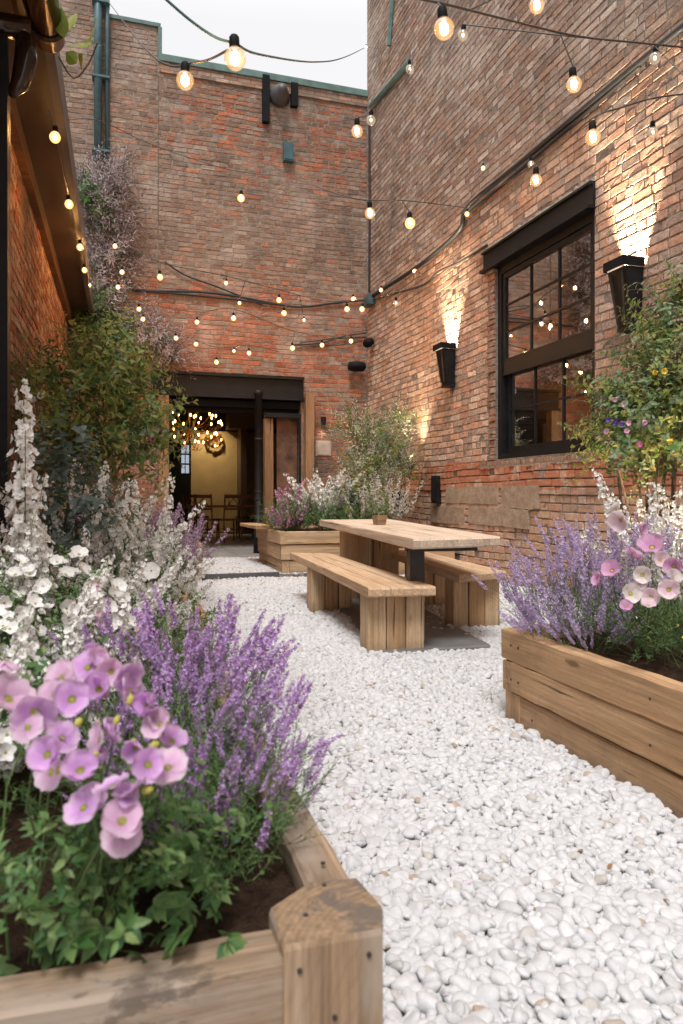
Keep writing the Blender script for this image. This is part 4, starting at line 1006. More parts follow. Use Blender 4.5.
def sprig_T(n, L, leafL, leafW, ang=.9, curve=.25, pairs=True, sm=1, lm=0, fold=.25, curl=.25, nl=3, stem_r=.012):
    """a twig along +Z with leaves; unit length L"""
    g = G(); P = [np.array([curve*L*(t**2), 0, L*t]) for t in np.linspace(0, 1, 5)]
    g.tube(P, [stem_r*L*(1-.6*i/4) for i in range(5)], 3, sm, False)
    lt = leaf_T(leafL, leafW, fold, curl, nl)
    for i in range(n):
        t = (i+1)/n; p = np.array([curve*L*(t**2), 0, L*t]); az = i*2.4 if not pairs else (i % 2)*PI+(i//2)*1.57+rng.normal(0, .2)
        R = rotz(az)@rotx(PI/2-ang*rng.uniform(.7, 1.2)+.0)
        s = (1-.45*t)*rng.uniform(.75, 1.15)
        g.addT((lt[0]*s, lt[1], lt[2]), R, p, 1.0, lm)
    return g.T()
def spike_T(n, L, frac, fl, size, taper=.55, rad=.02, stem_r=.003, bud=True, curve=.08, whorl=4, sm=2):
    """flower spike along +Z; florets on the top fraction; fl = floret template (mats 0,1)"""
    g = G(); c = curve*rng.normal(0, 1)
    def at(t): return np.array([c*L*t*t, .4*c*L*t*t, L*t])
    g.tube([at(t) for t in np.linspace(0, 1, 6)], [stem_r*(1-.6*i/5) for i in range(6)], 3, sm, False)
    for i in range(n):
        t = 1-frac+frac*((i//whorl)*whorl+rng.uniform(0, whorl*.8))/n
        t = min(t, 1.0); k = (t-(1-frac))/frac; s = size*(1-taper*k)*rng.uniform(.75, 1.2); r = rad*(1-.7*k)
        r *= rng.uniform(.5, 1.8); az = rng.uniform(0, 2*PI); d = np.array([math.cos(az), math.sin(az), rng.uniform(-.3, .8)])
        R = basis([d])[0]; g.addT(fl, R, at(t)+d*r, s)
    return g.T()
def sized(T, k): return (T[0]*k, T[1], T[2])
F_small = flower_T(4, .5, .5, .1, .1, 1, 1, 0, 0, .0, 0, 1, .5)            # tiny floret: 4 petals
F_small2 = flower_T(3, .5, .6, .2, .1, 2, 1, 0, 0, .12, 0, 1, .7)
F_del = flower_T(5, .5, .48, .15, .25, 2, 2, .05, .03, .10, 0, 1, .3)
F_mid = flower_T(5, .5, .58, .22, .2, 3, 2, .06, .05, .10, 0, 1, .25)
F_big = [flower_T(5, .5, .60, .16, .16, 6, 6, .14, .075, .06, 0, 1, t_) for t_ in (.0, .1, .25, .4, .55, .85, 1.0)]
F_poppy = [flower_T(4, .5, .78, .30, .18, 5, 5, .03, .05, .09, 0, 1, rng.uniform(.3, .6)) for _ in range(4)]

def mk_spikes(name, params, mats, k=5):
    out = []
    for _ in range(k):
        T = spike_T(**params); ln = [len(f) for f in T[1]]
        loops = [a for f in T[1] for a in f]; st = np.concatenate([[0], np.cumsum(ln)[:-1]])
        out.append(mesh_np(name, T[0], loops, st, mats, T[2]))
    return out
def place(name, me, parent, p, d, s=1.0, roll=None):
    o = bpy.data.objects.new(name, me); COL.objects.link(o); o.parent = parent
    R = basis([d], None if roll is None else np.array([roll]))[0]
    from mathutils import Matrix
    M = Matrix([[*(R[0]*s), p[0]], [*(R[1]*s), p[1]], [*(R[2]*s), p[2]], [0, 0, 0, 1]])
    o.matrix_local = M
    return o

SP = {
 'purple': mk_spikes('purple spike', dict(n=70, L=1.0, frac=.50, fl=F_small, size=.074, taper=.4, rad=.030, stem_r=.004, whorl=7), [P_purple, P_bud, S_stem], 6),
 'lav': mk_spikes('lavender spike', dict(n=76, L=1.0, frac=.52, fl=F_small, size=.060, taper=.4, rad=.028, stem_r=.0035, whorl=7), [P_lav, P_bud, S_stem], 6),
 'mauve': mk_spikes('mauve spike', dict(n=60, L=1.0, frac=.6, fl=F_small, size=.06, taper=.35, rad=.035, stem_r=.004, whorl=6), [P_mauve, P_bud, S_stem], 4),
 'white': mk_spikes('white spike', dict(n=40, L=1.0, frac=.66, fl=F_del, size=.095, taper=.5, rad=.042, stem_r=.005, whorl=4, curve=.16), [P_white, P_eye, S_stem], 6),
 'whitetall': mk_spikes('tall white spike', dict(n=84, L=1.0, frac=.62, fl=F_del, size=.056, taper=.5, rad=.036, stem_r=.004, whorl=5, curve=.10), [P_white, P_eye, S_stem], 5),
 'blush': mk_spikes('blush spike', dict(n=30, L=1.0, frac=.6, fl=F_del, size=.07, taper=.5, rad=.03, stem_r=.005, whorl=3), [P_blush, P_eye, S_stem], 4),
 'cream': mk_spikes('cream spike', dict(n=70, L=1.0, frac=.6, fl=F_small, size=.05, taper=.5, rad=.035, stem_r=.004, whorl=5), [P_cream, P_eye, S_stem], 4),
 'pinkspike': mk_spikes('pink spike', dict(n=34, L=1.0, frac=.5, fl=F_del, size=.09, taper=.4, rad=.035, stem_r=.005, whorl=3), [P_pink, P_eye, S_stem], 4),
}
SG_narrow = sprig_T(16, 1.0, .26, .045, .8, .3, False, nl=2)
SG_fine = sprig_T(26, 1.0, .14, .03, .9, .25, False, nl=1)
SG_leafy = sprig_T(11, 1.0, .30, .15, 1.1, .35, False)
SG_round = sprig_T(9, 1.0, .30, .22, 1.2, .4, False)
SG_vine = sprig_T(12, 1.0, .24, .11, 1.25, .6, False, curl=.4)
SG_lobed = None
def lobed_leaf(L=1.0, m=0):
    """a lobed, toothed basal leaf lying along +Y"""
    g = G(); n = 5
    for k, a in enumerate(np.linspace(-1.35, 1.35, n)):
        s = .62+.38*math.cos(a); lt = leaf_T(L*s*.8, L*.36*s, .18, .15, 4); V = lt[0]@rotz(a).T+np.array([0, L*.05, 0]); g.add(V, lt[1], m)
    return g.T()
def foliage(parent, c, rad, n, T, size, mats, up=.5, name='foliage', hollow=.35, droop=0.0, flat=None):
    """n sprigs fanned out of the volume of an ellipsoid"""
    D = randdir(n, -.35, 1); rr = (hollow+(1-hollow)*rng.uniform(0, 1, n)**.6)
    clump = 1+.22*np.sin(D[:, 0]*5+c[0]*9)*np.sin(D[:, 1]*6+D[:, 2]*4)
    pos = np.asarray(c)+D*np.asarray(rad)*(rr*clump)[:, None]
    dirs = D+np.array([0, 0, up-droop])+rng.normal(0, .35, (n, 3))
    if flat is not None: dirs[:, flat] *= .4
    return scatter(name, T, pos, basis(dirs), size*rng.uniform(.6, 1.25, n), mats, parent)
def stems(parent, base, tips, r=.004, mat=None, name='stem'):
    g = G()
    for t in tips:
        b = np.asarray(base)+np.array([*rng.normal(0, .02, 2), 0]); t = np.asarray(t, dtype=float)
        m = (b+t)/2+np.array([*rng.normal(0, .03, 2), .03]); g.tube(smoothpath([b, m, t], 6), [r, r*.9, r*.8, r*.7, r*.6, r*.5, r*.4][:len(smoothpath([b, m, t], 6))], 4, 0, False)
    return g.obj(name, mat or S_stem, parent)
def spikebush(name, label, cat, base, kind, nsp, h, spread, fol=None, fol_n=60, fol_T=None, fol_size=.12, rad=None, group=None, lean=(0, 0), hvar=.25, zlow=.3, fol_m=None):
    p = thing(name, label, cat, base, 0, group)
    rad = rad or (spread, spread, h*.38)
    foliage(p, (0, 0, h*.22), rad, fol_n, fol_T or SG_narrow, fol_size, [fol_m or L_green, S_stem], up=.9)
    for i in range(nsp):
        a = rng.uniform(0, 2*PI); r = spread*math.sqrt(rng.uniform(0, 1))
        hh = h*rng.uniform(1-hvar, 1+hvar*.4)*(1-.35*(r/spread)**2)
        d = np.array([math.cos(a)*r/spread*.45+lean[0]+rng.normal(0, .07), math.sin(a)*r/spread*.45+lean[1]+rng.normal(0, .07), 1.0])
        q = np.array([math.cos(a)*r*.55, math.sin(a)*r*.55, 0])
        place('flower_spike', random.choice(SP[kind]), p, q, d, hh)
    return p

# ------------------------------------------------------------------ FRONT PLANTER plants
def petal_mat(name, mid, edge, eye):
    n = NT(name); o = n.n('TexCoord').outputs['Object']; q = n.sep(o); r = n.math('SQRT', n.math('ADD', n.math('MULTIPLY', q[0], q[0]), n.math('MULTIPLY', q[1], q[1])))
    an = n.math('ARCTAN2', q[1], q[0]); nz = n.noise(o, 7, 4, .6)
    v = n.math('SINE', n.math('ADD', n.math('MULTIPLY', an, 46.0), n.math('MULTIPLY', nz, 9.0)))
    isl = n.n('NewGeometry').outputs['Random Per Island']
    c = n.mix(n.mapr(n.math('ADD', r, n.math('MULTIPLY', n.math('SUBTRACT', nz, .5), .25)), .18, .48), mid, edge)
    c = n.mix(n.math('MULTIPLY', n.mapr(v, .2, 1), .22), c, tuple(x*.78 for x in mid))
    c = n.mix(n.mapr(r, .12, .075), c, eye)
    c = n.mix(1.0, c, n.ramp(isl, [(0, .86), (1, 1.1)]), 'MULTIPLY')
    b = n.n('BsdfPrincipled'); n.l(c, b.inputs['Base Color']); b.inputs['Roughness'].default_value = .7; b.inputs['Specular IOR Level'].default_value = .1
    bm = n.n('Bump'); bm.inputs['Distance'].default_value = .0005; n.l(n.math('ADD', n.math('MULTIPLY', v, .3), n.math('MULTIPLY', nz, 3.0)), bm.inputs['Height']); n.l(bm.outputs[0], b.inputs['Normal'])
    t = n.n('BsdfTranslucent'); n.l(c, t.inputs[0]); m = n.n('MixShader'); m.inputs[0].default_value = .4
    n.l(b.outputs[0], m.inputs[1]); n.l(t.outputs[0], m.inputs[2]); n.l(m.outputs[0], n.out.inputs[0]); return n.m
PM_lilac = petal_mat('veined lilac petal', (.74, .42, .78), (.84, .62, .83), (.48, .46, .14)); PM_pale = petal_mat('veined pale pink petal', (.80, .52, .72), (.86, .68, .80), (.58, .54, .24))
PM_pink = petal_mat('veined poppy petal', (.70, .36, .58), (.80, .54, .72), (.30, .14, .16)); PM_blush = petal_mat('veined blush petal', (.86, .64, .72), (.92, .82, .84), (.5, .44, .2)); PM_white = petal_mat('veined white petal', (.80, .70, .68), (.90, .87, .84), (.45, .42, .15))
# pink primrose-like clusters, blooms traced one by one (px, py, depth, diameter, tilt)
pk = thing('pink_flowers', 'lilac pink flowers with yellow green eyes nearest the grey planter board', 'flowers', P3(on_z(120, 1010, .38)*np.array([1, 1, 1])))
pkb = np.array(pk.location); BL = [(8, 700, .98, 62, 'p'), (35, 712, .93, 56, 0), (72, 700, .95, 50, 0), (100, 690, 1.0, 46, 0), (62, 678, 1.02, 44, 1), (130, 692, .97, 48, 0), (150, 708, .93, 46, 0), (112, 672, 1.03, 40, 1),
    (88, 668, 1.05, 42, 0), (160, 725, .92, 44, 1), (48, 755, .87, 50, 0), (62, 738, .90, 40, 0), (80, 772, .86, 52, 0), (100, 740, .92, 44, 1), (84, 808, .85, 48, 0), (112, 786, .84, 44, 0), (122, 822, .83, 58, 1), (148, 765, .86, 46, 0), (168, 768, .88, 50, 1), (136, 790, .84, 38, 0), (28, 728, .92, 40, 1), (5, 660, 1.05, 44, 1), (172, 742, .95, 40, 0)]
for (x, y, d, w, k) in list(BL)[2:20]:
    BL.append((x+rng.uniform(-20, 20), y+rng.uniform(-20, 18), d+rng.uniform(.0, .05), w*rng.uniform(.72, .92), k if rng.uniform() < .6 else 1-(k if k != 'p' else 0)))
BL = [(x, y, d, w*.86, k) for (x, y, d, w, k) in BL]
tips = []
fb = [[scatter_mesh('bloom', sized(F, 1.0), [(0, 0, 0)], [np.eye(3)], [1.0], [m, P_eye], True) for F in F_big] for m in (PM_lilac, PM_pale)]
for (x, y, d, w, k) in BL:
    p = at_d(x, y, d); dia = w/FPX*d*1.02
    tc_ = np.array([0, 0, H])-p; tc_ /= np.linalg.norm(tc_)
    dd = tc_*1.0+np.array([0, 0, .35])+rng.normal(0, .62, 3)
    place('bloom', random.choice(fb[1 if k else 0]), pk, p-pkb, dd, dia); tips.append(p-pkb-.01*dd)
bd = scatter_mesh('bud', (ico(1)[0]*np.array([.5, .5, .8]), ico(1)[1], [0]*80), [(0, 0, 0)], [np.eye(3)], [1.0], [P_eye], True)
for (x, y, d) in [(78, 722, .9), (118, 720, .92), (152, 745, .9), (98, 755, .88), (168, 722, .93), (54, 770, .87), (140, 742, .9), (66, 705, .95), (124, 700, .95), (95, 722, .93), (150, 790, .85), (40, 700, .97)]:
    p = at_d(x+rng.normal(0, 3), y, d); place('bud', bd, pk, p-pkb, randdir(1, .2, 1)[0], rng.uniform(.006, .010)); tips.append(p-pkb)
stems(pk, (.0, .14, 0), tips[:10:2], .0022); stems(pk, (-.10, .16, 0), tips[11:30:2], .0022); stems(pk, (-.04, .20, 0), tips[30::3], .0022)
LL = lobed_leaf(1.0)
N = 120; pos = np.stack([rng.uniform(-.27, .14, N), rng.uniform(.0, .26, N), rng.uniform(.01, .17, N)], 1)
dirs = np.stack([rng.normal(0, .6, N), rng.normal(.0, .5, N), np.full(N, .9)], 1)
Rl = basis(dirs); scatter('leaves', LL, pos, Rl, rng.uniform(.03, .062, N), [L_green], pk)
foliage(pk, (-.08, .14, .10), (.26, .13, .12), 130, SG_leafy, .085, [L_green, S_stem], up=.8)

# purple catmint/lavender clumps
def zone_bush(name, label, cat, pts, kind, h, nper, spread, fol_n, fs, fT=SG_narrow, fm=None, group=None, splay=.6, dome=False):
    """one plant with several crowns, pts = (x, y) along the soil at z"""
    b = np.array(pts[0]); p = thing(name, label, cat, P3(b), 0, group)
    for q in pts:
        q = np.array(q)-b
        foliage(p, q+np.array([0, 0, h*.28]), (spread, spread, h*.34), fol_n, fT, fs, [fm or L_green, S_stem], up=.9)
        for i in range(nper):
            a = rng.uniform(0, 2*PI); r = spread*math.sqrt(rng.uniform(0, 1)); hh = h*rng.uniform(.50, 1.08)*(1-.22*(r/spread)**2)
            d = np.array([math.cos(a)*r/spread*splay+rng.normal(0, .13), math.sin(a)*r/spread*splay+rng.normal(0, .13), 1.0])
            if dome and i % 3:
                e = rng.uniform(.25, 1.2); d = np.array([math.cos(a)*math.cos(e), math.sin(a)*math.cos(e), math.sin(e)]); l_ = h*rng.uniform(.34, .5)
                st_ = q+np.array([d[0]*spread*1.1, d[1]*spread*1.1, h*(.18+.42*math.sin(e))]); place('flower_spike', random.choice(SP[kind]), p, st_, d+np.array([0, 0, .45]), l_); continue
            place('flower_spike', random.choice(SP[kind]), p, q+np.array([math.cos(a)*r*.6, math.sin(a)*r*.6, 0]), d, hh)
    return p
zone_bush('purple_flowers', 'deep purple flower spikes leaning over the board of the grey planter', 'flowers', [(.12, 1.38, .38), (.20, 1.48, .38), (.02, 1.52, .38)], 'purple', .30, 33, .14, 110, .09, splay=.55, dome=True)
zone_bush('purple_flowers', 'taller purple flower spikes behind the deep purple ones in the grey planter', 'flowers', [(.19, 1.74, .38), (.03, 1.86, .38), (.20, 2.05, .38)], 'purple', .38, 33, .15, 90, .09, splay=.55, dome=True)
zone_bush('purple_flowers', 'low purple flower tufts hanging over the inner board edge behind the corner post', 'flowers', [(.18, 1.22, .375), (.25, 1.36, .375), (.08, 1.28, .375)], 'purple', .22, 30, .11, 90, .08, dome=True)
p_ = thing('green_foliage', 'low grassy green foliage at the soil edge behind the corner post', 'plant', (.12, 1.22, .38))
foliage(p_, (0, 0, .03), (.13, .11, .07), 60, SG_narrow, .085, [L_green, S_stem], up=.7)
zone_bush('pink_flowers', 'pale pink flower spikes among the purple ones in the grey planter', 'flowers', [(-.02, 2.05, .38), (.10, 2.3, .38)], 'blush', .40, 9, .12, 30, .09)
# white delphiniums
def white(label, pts, h, nper, spread, kind='white', fol=40, group='white flower spikes in the planters', fm=None, s=1):
    return zone_bush('white_flowers', label, 'flowers', pts, kind, h, nper, spread, fol, .12*s, SG_leafy, fm or L_green, group)
white('dense white flower spikes behind the pink flowers at the edge of the grey planter', [(-.34, 1.62, .38), (-.18, 1.85, .38)], .42, 22, .15)
white('loose white flower spikes in the middle of the grey planter', [(-.42, 1.95, .38), (-.24, 2.2, .38)], .56, 20, .16, kind='whitetall')
white('white flower spikes at the far end of the grey planter', [(-.16, 2.5, .38), (-.34, 2.65, .38)], .62, 20, .16, kind='whitetall')
white('tall white flower spikes rising in the planter by the outbuilding', [(-.22, 3.8, .38), (-.06, 4.0, .38), (.08, 4.1, .38)], .86, 19, .18, kind='whitetall')
white('small white flower spikes near the dusty purple flowers', [(.02, 4.3, .38)], .6, 12, .12)
def bloom_mass(p, c, rad, n, mesh, size, lean=(0, -.6, .5)):
    D = randdir(n, -.5, 1)
    for k in range(n):
        q = np.asarray(c)+D[k]*np.asarray(rad)*rng.uniform(.45, 1.0); place('bloom', mesh, p, q, D[k]*.6+np.array(lean)+rng.normal(0, .3, 3), size*rng.uniform(.7, 1.2))
wbl = [scatter_mesh('bloom', F, [(0, 0, 0)], [np.eye(3)], [1.0], [P_white, P_eye], True) for F in (F_del, F_mid)]
wm_ = thing('white_flowers', 'low mound of large white blooms between the pink flowers and the white spikes', 'flowers', (-.32, 1.55, .38), 0, 'white flower spikes in the planters')
bloom_mass(wm_, (0, 0, .20), (.24, .3, .15), 98, wbl[0], .048); foliage(wm_, (0, 0, .10), (.24, .28, .18), 120, SG_leafy, .10, [L_green, S_stem]); stems(wm_, (0, 0, 0), [(.1, .1, .2), (-.1, 0, .25), (0, -.1, .22)], .003)
wm_ = thing('white_flowers', 'mound of creamy white blooms at the planter end near the lone round flower', 'flowers', (-.20, 2.35, .38), 0, 'white flower spikes in the planters')
bloom_mass(wm_, (0, 0, .26), (.26, .35, .22), 98, wbl[1], .055); foliage(wm_, (0, 0, .12), (.24, .28, .22), 100, SG_leafy, .12, [L_green, S_stem]); stems(wm_, (0, 0, 0), [(.1, .1, .2), (-.1, 0, .25), (0, -.1, .22)], .003)
tw = thing('white_flowers', 'single tallest column of white flowers standing by the black post', 'flowers', P3(at_d(30, 640, 2.35)*np.array([1, 1, 0])+np.array([0, 0, .38])), 0, 'white flower spikes in the planters')
for k in range(3):
    place('flower_spike', SP['whitetall'][k], tw, (rng.normal(0, .02), rng.normal(0, .02), 0), (rng.normal(.0, .012), rng.normal(0, .02), 1), 1.02-.16*k)
foliage(tw, (0, 0, .15), (.1, .1, .2), 30, SG_leafy, .12, [L_green, S_stem])
zone_bush('purple_flowers', 'dusty purple flowers spilling over the planter edge before the doorway', 'flowers', [(.34, 4.9, .38), (.38, 5.5, .38), (.36, 6.2, .38), (.14, 5.3, .38)], 'mauve', .60, 24, .24, 60, .14, SG_fine, L_sage)
zone_bush('purple_flowers', 'grey purple flower clump at the doorway planter', 'flowers', [(.45, 8.75, .42), (.2, 9.2, .42)], 'mauve', .55, 24, .26, 60, .14, SG_fine, L_sage)
zone_bush('blush_flowers', 'cream and blush flower plumes under the climbing shrub', 'flowers', [(-.15, 4.6, .38), (-.3, 5.1, .38), (-.4, 4.4, .38)], 'cream', .95, 14, .2, 40, .14, SG_leafy)
white('soft white flower clump at the near end of the planter by the outbuilding', [(.08, 3.72, .38), (.24, 3.80, .38), (-.10, 3.7, .38)], .46, 26, .16)
white('bright white flower clump leaning over the far board of the grey planter', [(.02, 2.78, .38), (-.16, 2.85, .38), (.14, 2.72, .38)], .40, 26, .15)
wm_ = thing('white_flowers', 'mound of white blooms at the foot of the tallest white column', 'flowers', (-.40, 2.0, .38), 0, 'white flower spikes in the planters')
bloom_mass(wm_, (0, 0, .30), (.26, .30, .24), 98, wbl[0], .046); foliage(wm_, (0, 0, .14), (.24, .28, .22), 90, SG_leafy, .11, [L_green, S_stem]); stems(wm_, (0, 0, 0), [(.1, .1, .2), (-.1, 0, .25), (0, -.1, .22)], .003)
bg = thing('foliage_plant', 'blue grey broad leaved plant between the climbing shrub and white flowers', 'plant', (-.25, 3.7, .38))
foliage(bg, (0, 0, .45), (.17, .2, .45), 110, SG_round, .17, [L_blue, S_stem], up=.3)
stems(bg, (0, 0, 0), [(-.1, .05, .7), (.1, 0, .8), (0, .1, .6), (.05, -.1, .5)], .008, S_brown)
fw = thing('white_flowers', 'lone round white flower at the far end of the grey planter', 'flowers', P3(on_z(152, 640, .38)), 0, 'white flower spikes in the planters')
fwb = np.array(fw.location); mid_white = scatter_mesh('bloom', F_big[0], [(0, 0, 0)], [np.eye(3)], [1.0], [P_white, P_eye], True)
pw = at_d(151, 571, 2.6); place('bloom', mid_white, fw, pw-fwb, (0, -1, .4), .07); stems(fw, (0, 0, 0), [pw-fwb], .003)

# ------------------------------------------------------------------ climbing shrubs
def climber(name, label, cat, base, blobs, leafsets, branch_r=.012, group=None, flowers=(), k_r=1.0, k_n=1.0):
    blobs = [(c, tuple(q*k_r for q in r), int(n*k_n)) for c, r, n in blobs]
    p = thing(name, label, cat, P3(base), 0, group); b = np.asarray(base)
    g = G()
    for (c, r, n) in blobs:
        c = np.asarray(c)-b; m = c*np.array([.5, .5, .45])+rng.normal(0, .06, 3)
        g.tube(smoothpath([(0, 0, 0), m, c], 8), np.linspace(branch_r, branch_r*.35, len(smoothpath([(0, 0, 0), m, c], 8))), 5, 0, False)
        for k in range(6):
            e = c+randdir(1)[0]*np.asarray(r)*.95; g.tube(smoothpath([c, (c+e)/2+rng.normal(0, .03, 3), e], 6), np.linspace(branch_r*.35, .002, 7)[:len(smoothpath([c, (c+e)/2, e], 6))], 4, 0, False)
    g.obj('branches', M_bark, p)
    for (T, size, mats, share, up, droop) in leafsets:
        P, Rr, S = [], [], []
        for (c, r, n) in blobs:
            k = max(1, int(n*share)); D = randdir(k, -.8, 1); rr = .25+.8*rng.uniform(0, 1, k)**.7
            cl = 1+.28*np.sin(D[:, 0]*6+c[2]*5)*np.cos(D[:, 2]*5+c[1]*3)
            P.append(np.asarray(c)-b+D*np.asarray(r)*(rr*cl)[:, None]); Rr.append(basis(D+np.array([0, 0, up-droop])+rng.normal(0, .4, (k, 3)))); S.append(size*rng.uniform(.55, 1.3, k))
        scatter('foliage', T, np.concatenate(P), np.concatenate(Rr), np.concatenate(S), mats, p)
    for (mesh, pts) in flowers:
        for (q, s) in pts:
            tcam = np.array([0, 0, H])-q; place('bloom', mesh, p, np.asarray(q)-b, tcam/np.linalg.norm(tcam)+rng.normal(0, .4, 3), s)
    return p
hotb = scatter_mesh('bloom', F_mid, [(0, 0, 0)], [np.eye(3)], [1.0], [P_hot, P_eye], True)
pinkb = scatter_mesh('bloom', F_mid, [(0, 0, 0)], [np.eye(3)], [1.0], [P_pink, P_eye], True)
whiteb = scatter_mesh('bloom', F_mid, [(0, 0, 0)], [np.eye(3)], [1.0], [P_white, P_eye], True)
violb = scatter_mesh('bloom', F_mid, [(0, 0, 0)], [np.eye(3)], [1.0], [P_blue, P_yellow], True)
yelb = scatter_mesh('bloom', F_mid, [(0, 0, 0)], [np.eye(3)], [1.0], [P_yellow, P_eye], True)
def bp(x, y, d): return at_d(x, y, d)
climber('climbing_shrub', 'big yellow green climbing shrub on the outbuilding wall with small pink blooms', 'shrub', (-.5, 6.0, .4),
    [(bp(60, 425, 5.6), (.32, .5, .26), 120), (bp(90, 385, 6.0), (.34, .5, .30), 150), (bp(120, 400, 6.2), (.36, .5, .36), 170), (bp(105, 352, 6.6), (.26, .4, .22), 90), (bp(124, 372, 6.4), (.22, .5, .18), 70),
     (bp(138, 430, 6.0), (.20, .4, .22), 80), (bp(80, 460, 5.6), (.3, .4, .3), 90), (bp(120, 455, 5.8), (.3, .4, .3), 100), (bp(35, 400, 5.2), (.14, .3, .2), 40), (bp(60, 375, 5.9), (.22, .3, .14), 40)],
    [(SG_vine, .36, [L_yellow, S_brown], .75, .3, .2), (SG_leafy, .27, [L_green, S_stem], .45, .3, 0), (SG_round, .22, [L_sage, S_brown], .15, .2, 0)], .02,
    flowers=((hotb, [(bp(103, 403, 5.7), .05), (bp(152, 438, 5.7), .05), (bp(98, 405, 5.7), .04), (bp(80, 518, 3.2), .03)]), (whiteb, [(bp(80, 370, 6.0), .07), (bp(96, 377, 6.0), .06), (bp(40, 395, 5), .06), (bp(33, 398, 5), .06), (bp(70, 392, 5.6), .06)])), k_r=.76, k_n=.48)
climber('trailing_plant', 'dusty pink trailing plant hanging down the back wall beside the drainpipe', 'plant', P3(on_y(100, 330, YB-.25)),
    [(on_y(96, 190, YB-.2), (.22, .18, .30), 110), (on_y(108, 215, YB-.2), (.32, .18, .40), 170), (on_y(110, 255, YB-.22), (.30, .2, .38), 150), (on_y(104, 290, YB-.22), (.28, .2, .35), 120), (on_y(118, 178, YB-.18), (.10, .1, .18), 40), (on_y(100, 315, YB-.3), (.25, .2, .3), 90), (on_y(140, 335, YB-.3), (.42, .2, .34), 130), (on_y(165, 352, YB-.25), (.25, .15, .22), 60)],
    [(SG_narrow, .42, [L_rose, S_brown], 1.1, .3, 0), (SG_vine, .3, [L_dark, S_brown], .15, .0, .2)], .02)
climber('green_creeper', 'dark green creeper tuft high in the pink trailing plant', 'plant', P3(on_y(92, 240, YB-.35)),
    [(on_y(91, 200, YB-.35), (.16, .12, .26), 60), (on_y(98, 335, YB-.5), (.3, .2, .4), 120), (on_y(99, 310, YB-.45), (.18, .15, .2), 50)],
    [(SG_leafy, .30, [L_green, S_stem], 1.0, .2, 0)], .012)
climber('climbing_shrub', 'bright climbing shrub with violet and pink blooms against the wall behind the long planter', 'shrub', (2.85, 3.2, 0),
    [(bp(678, 330, 3.9), (.16, .3, .22), 80), (bp(665, 362, 3.8), (.20, .3, .20), 90), (bp(650, 405, 3.7), (.22, .3, .20), 120), (bp(680, 400, 3.7), (.22, .3, .25), 120), (bp(625, 432, 3.65), (.17, .25, .13), 80), (bp(660, 448, 3.6), (.24, .3, .15), 110), (bp(690, 300, 3.9), (.1, .2, .12), 30), (bp(615, 455, 3.6), (.10, .2, .09), 35), (bp(700, 440, 3.5), (.2, .3, .3), 90), (bp(632, 400, 3.7), (.10, .2, .06), 25), (bp(612, 398, 3.75), (.09, .15, .035), 12)],
    [(SG_vine, .22, [L_yellow, S_brown], .8, .3, .1), (SG_leafy, .18, [L_sage, S_stem], .5, .3, 0), (SG_round, .13, [L_green, S_brown], .4, .2, 0)], .014,
    flowers=((violb, [(bp(616, 422, 3.4), .035), (bp(622, 424, 3.4), .03), (bp(607, 420, 3.4), .025)]), (pinkb, [(bp(615, 399, 3.4), .03), (bp(624, 404, 3.4), .032), (bp(628, 423, 3.35), .03), (bp(627, 431, 3.35), .03), (bp(607, 431, 3.4), .03), (bp(645, 422, 3.35), .03)]),
             (hotb, [(bp(639, 445, 3.3), .032)]), (yelb, [(bp(664, 371, 3.4), .035), (bp(655, 372, 3.4), .03), (bp(670, 440, 3.3), .03)])), k_r=.80, k_n=.62)
# potted leaves on the gutter
lp = at_d(68, 55, 4.1)
tl = thing('leafy_twig', 'small twig of broad green leaves growing out over the gutter', 'plant', P3(lp))
g = G(); g.tube(smoothpath([(-.05, 0, -.02), (.03, 0, -.13), (.11, .02, -.02), (.16, .0, .10)], 10), .005, 5); g.obj('stem', S_brown, tl)
lt = leaf_T(1.25, .66, .15, .2, 5); pos = [at_d(*q)-lp for q in ((64, 38, 4.05), (68, 45, 4.1), (70, 30, 4.1), (78, 55, 4.1), (84, 45, 4.1), (66, 52, 4.0), (74, 40, 4.15))]
dd = [(-.2, -.5, 1), (.6, -.5, -.3), (.1, .2, 1), (.3, -.4, -.8), (.6, 0, .9), (.6, -.5, -.8), (.9, 0, -.2)]
R_ = basis(np.array(dd), np.array([0, .5, 1, 2, .2, 1.5, .7])); R_ = R_[:, :, [0, 2, 1]]; R_[:, :, 2] *= -1
scatter('leaves', lt, pos, R_, [.13, .15, .12, .13, .16, .12, .13], [L_yellow], tl)

# ------------------------------------------------------------------ doorway planter plants
b0 = (2.35, 8.95, .52)
zone_bush('green_shrub', 'feathery green shrub filling the doorway planter', 'shrub', [(2.35, 8.98, .52), (2.75, 9.05, .52), (2.2, 9.3, .52), (3.0, 9.0, .52)], 'white', .42, 1, .24, 150, .28, SG_narrow, L_green)
zone_bush('white_flowers', 'frosty white flower plume in the middle of the doorway planter', 'flowers', [(2.62, 9.15, .52), (2.80, 9.2, .52)], 'white', .92, 33, .18, 30, .2, SG_fine, L_sage)
zone_bush('pink_flowers', 'mound of pink flowers at the doorway corner of the planter', 'flowers', [(2.05, 8.95, .52), (2.12, 9.2, .52)], 'pinkspike', .46, 33, .20, 60, .2, SG_narrow, L_green)
zone_bush('pink_flowers', 'taller pink flower spikes beside the white plume', 'flowers', [(2.22, 9.4, .52), (2.35, 9.5, .52), (3.0, 9.4, .52)], 'pinkspike', .80, 14, .16, 40, .2, SG_fine, L_dark)
ob = thing('round_shrub', 'round olive brown shrub behind the pink flower mound', 'shrub', (2.35, 9.9, .52))
foliage(ob, (0, 0, .32), (.22, .2, .25), 130, SG_round, .1, [L_yellow, S_brown]); stems(ob, (0, 0, 0), [(0, 0, .3)], .01, S_brown)
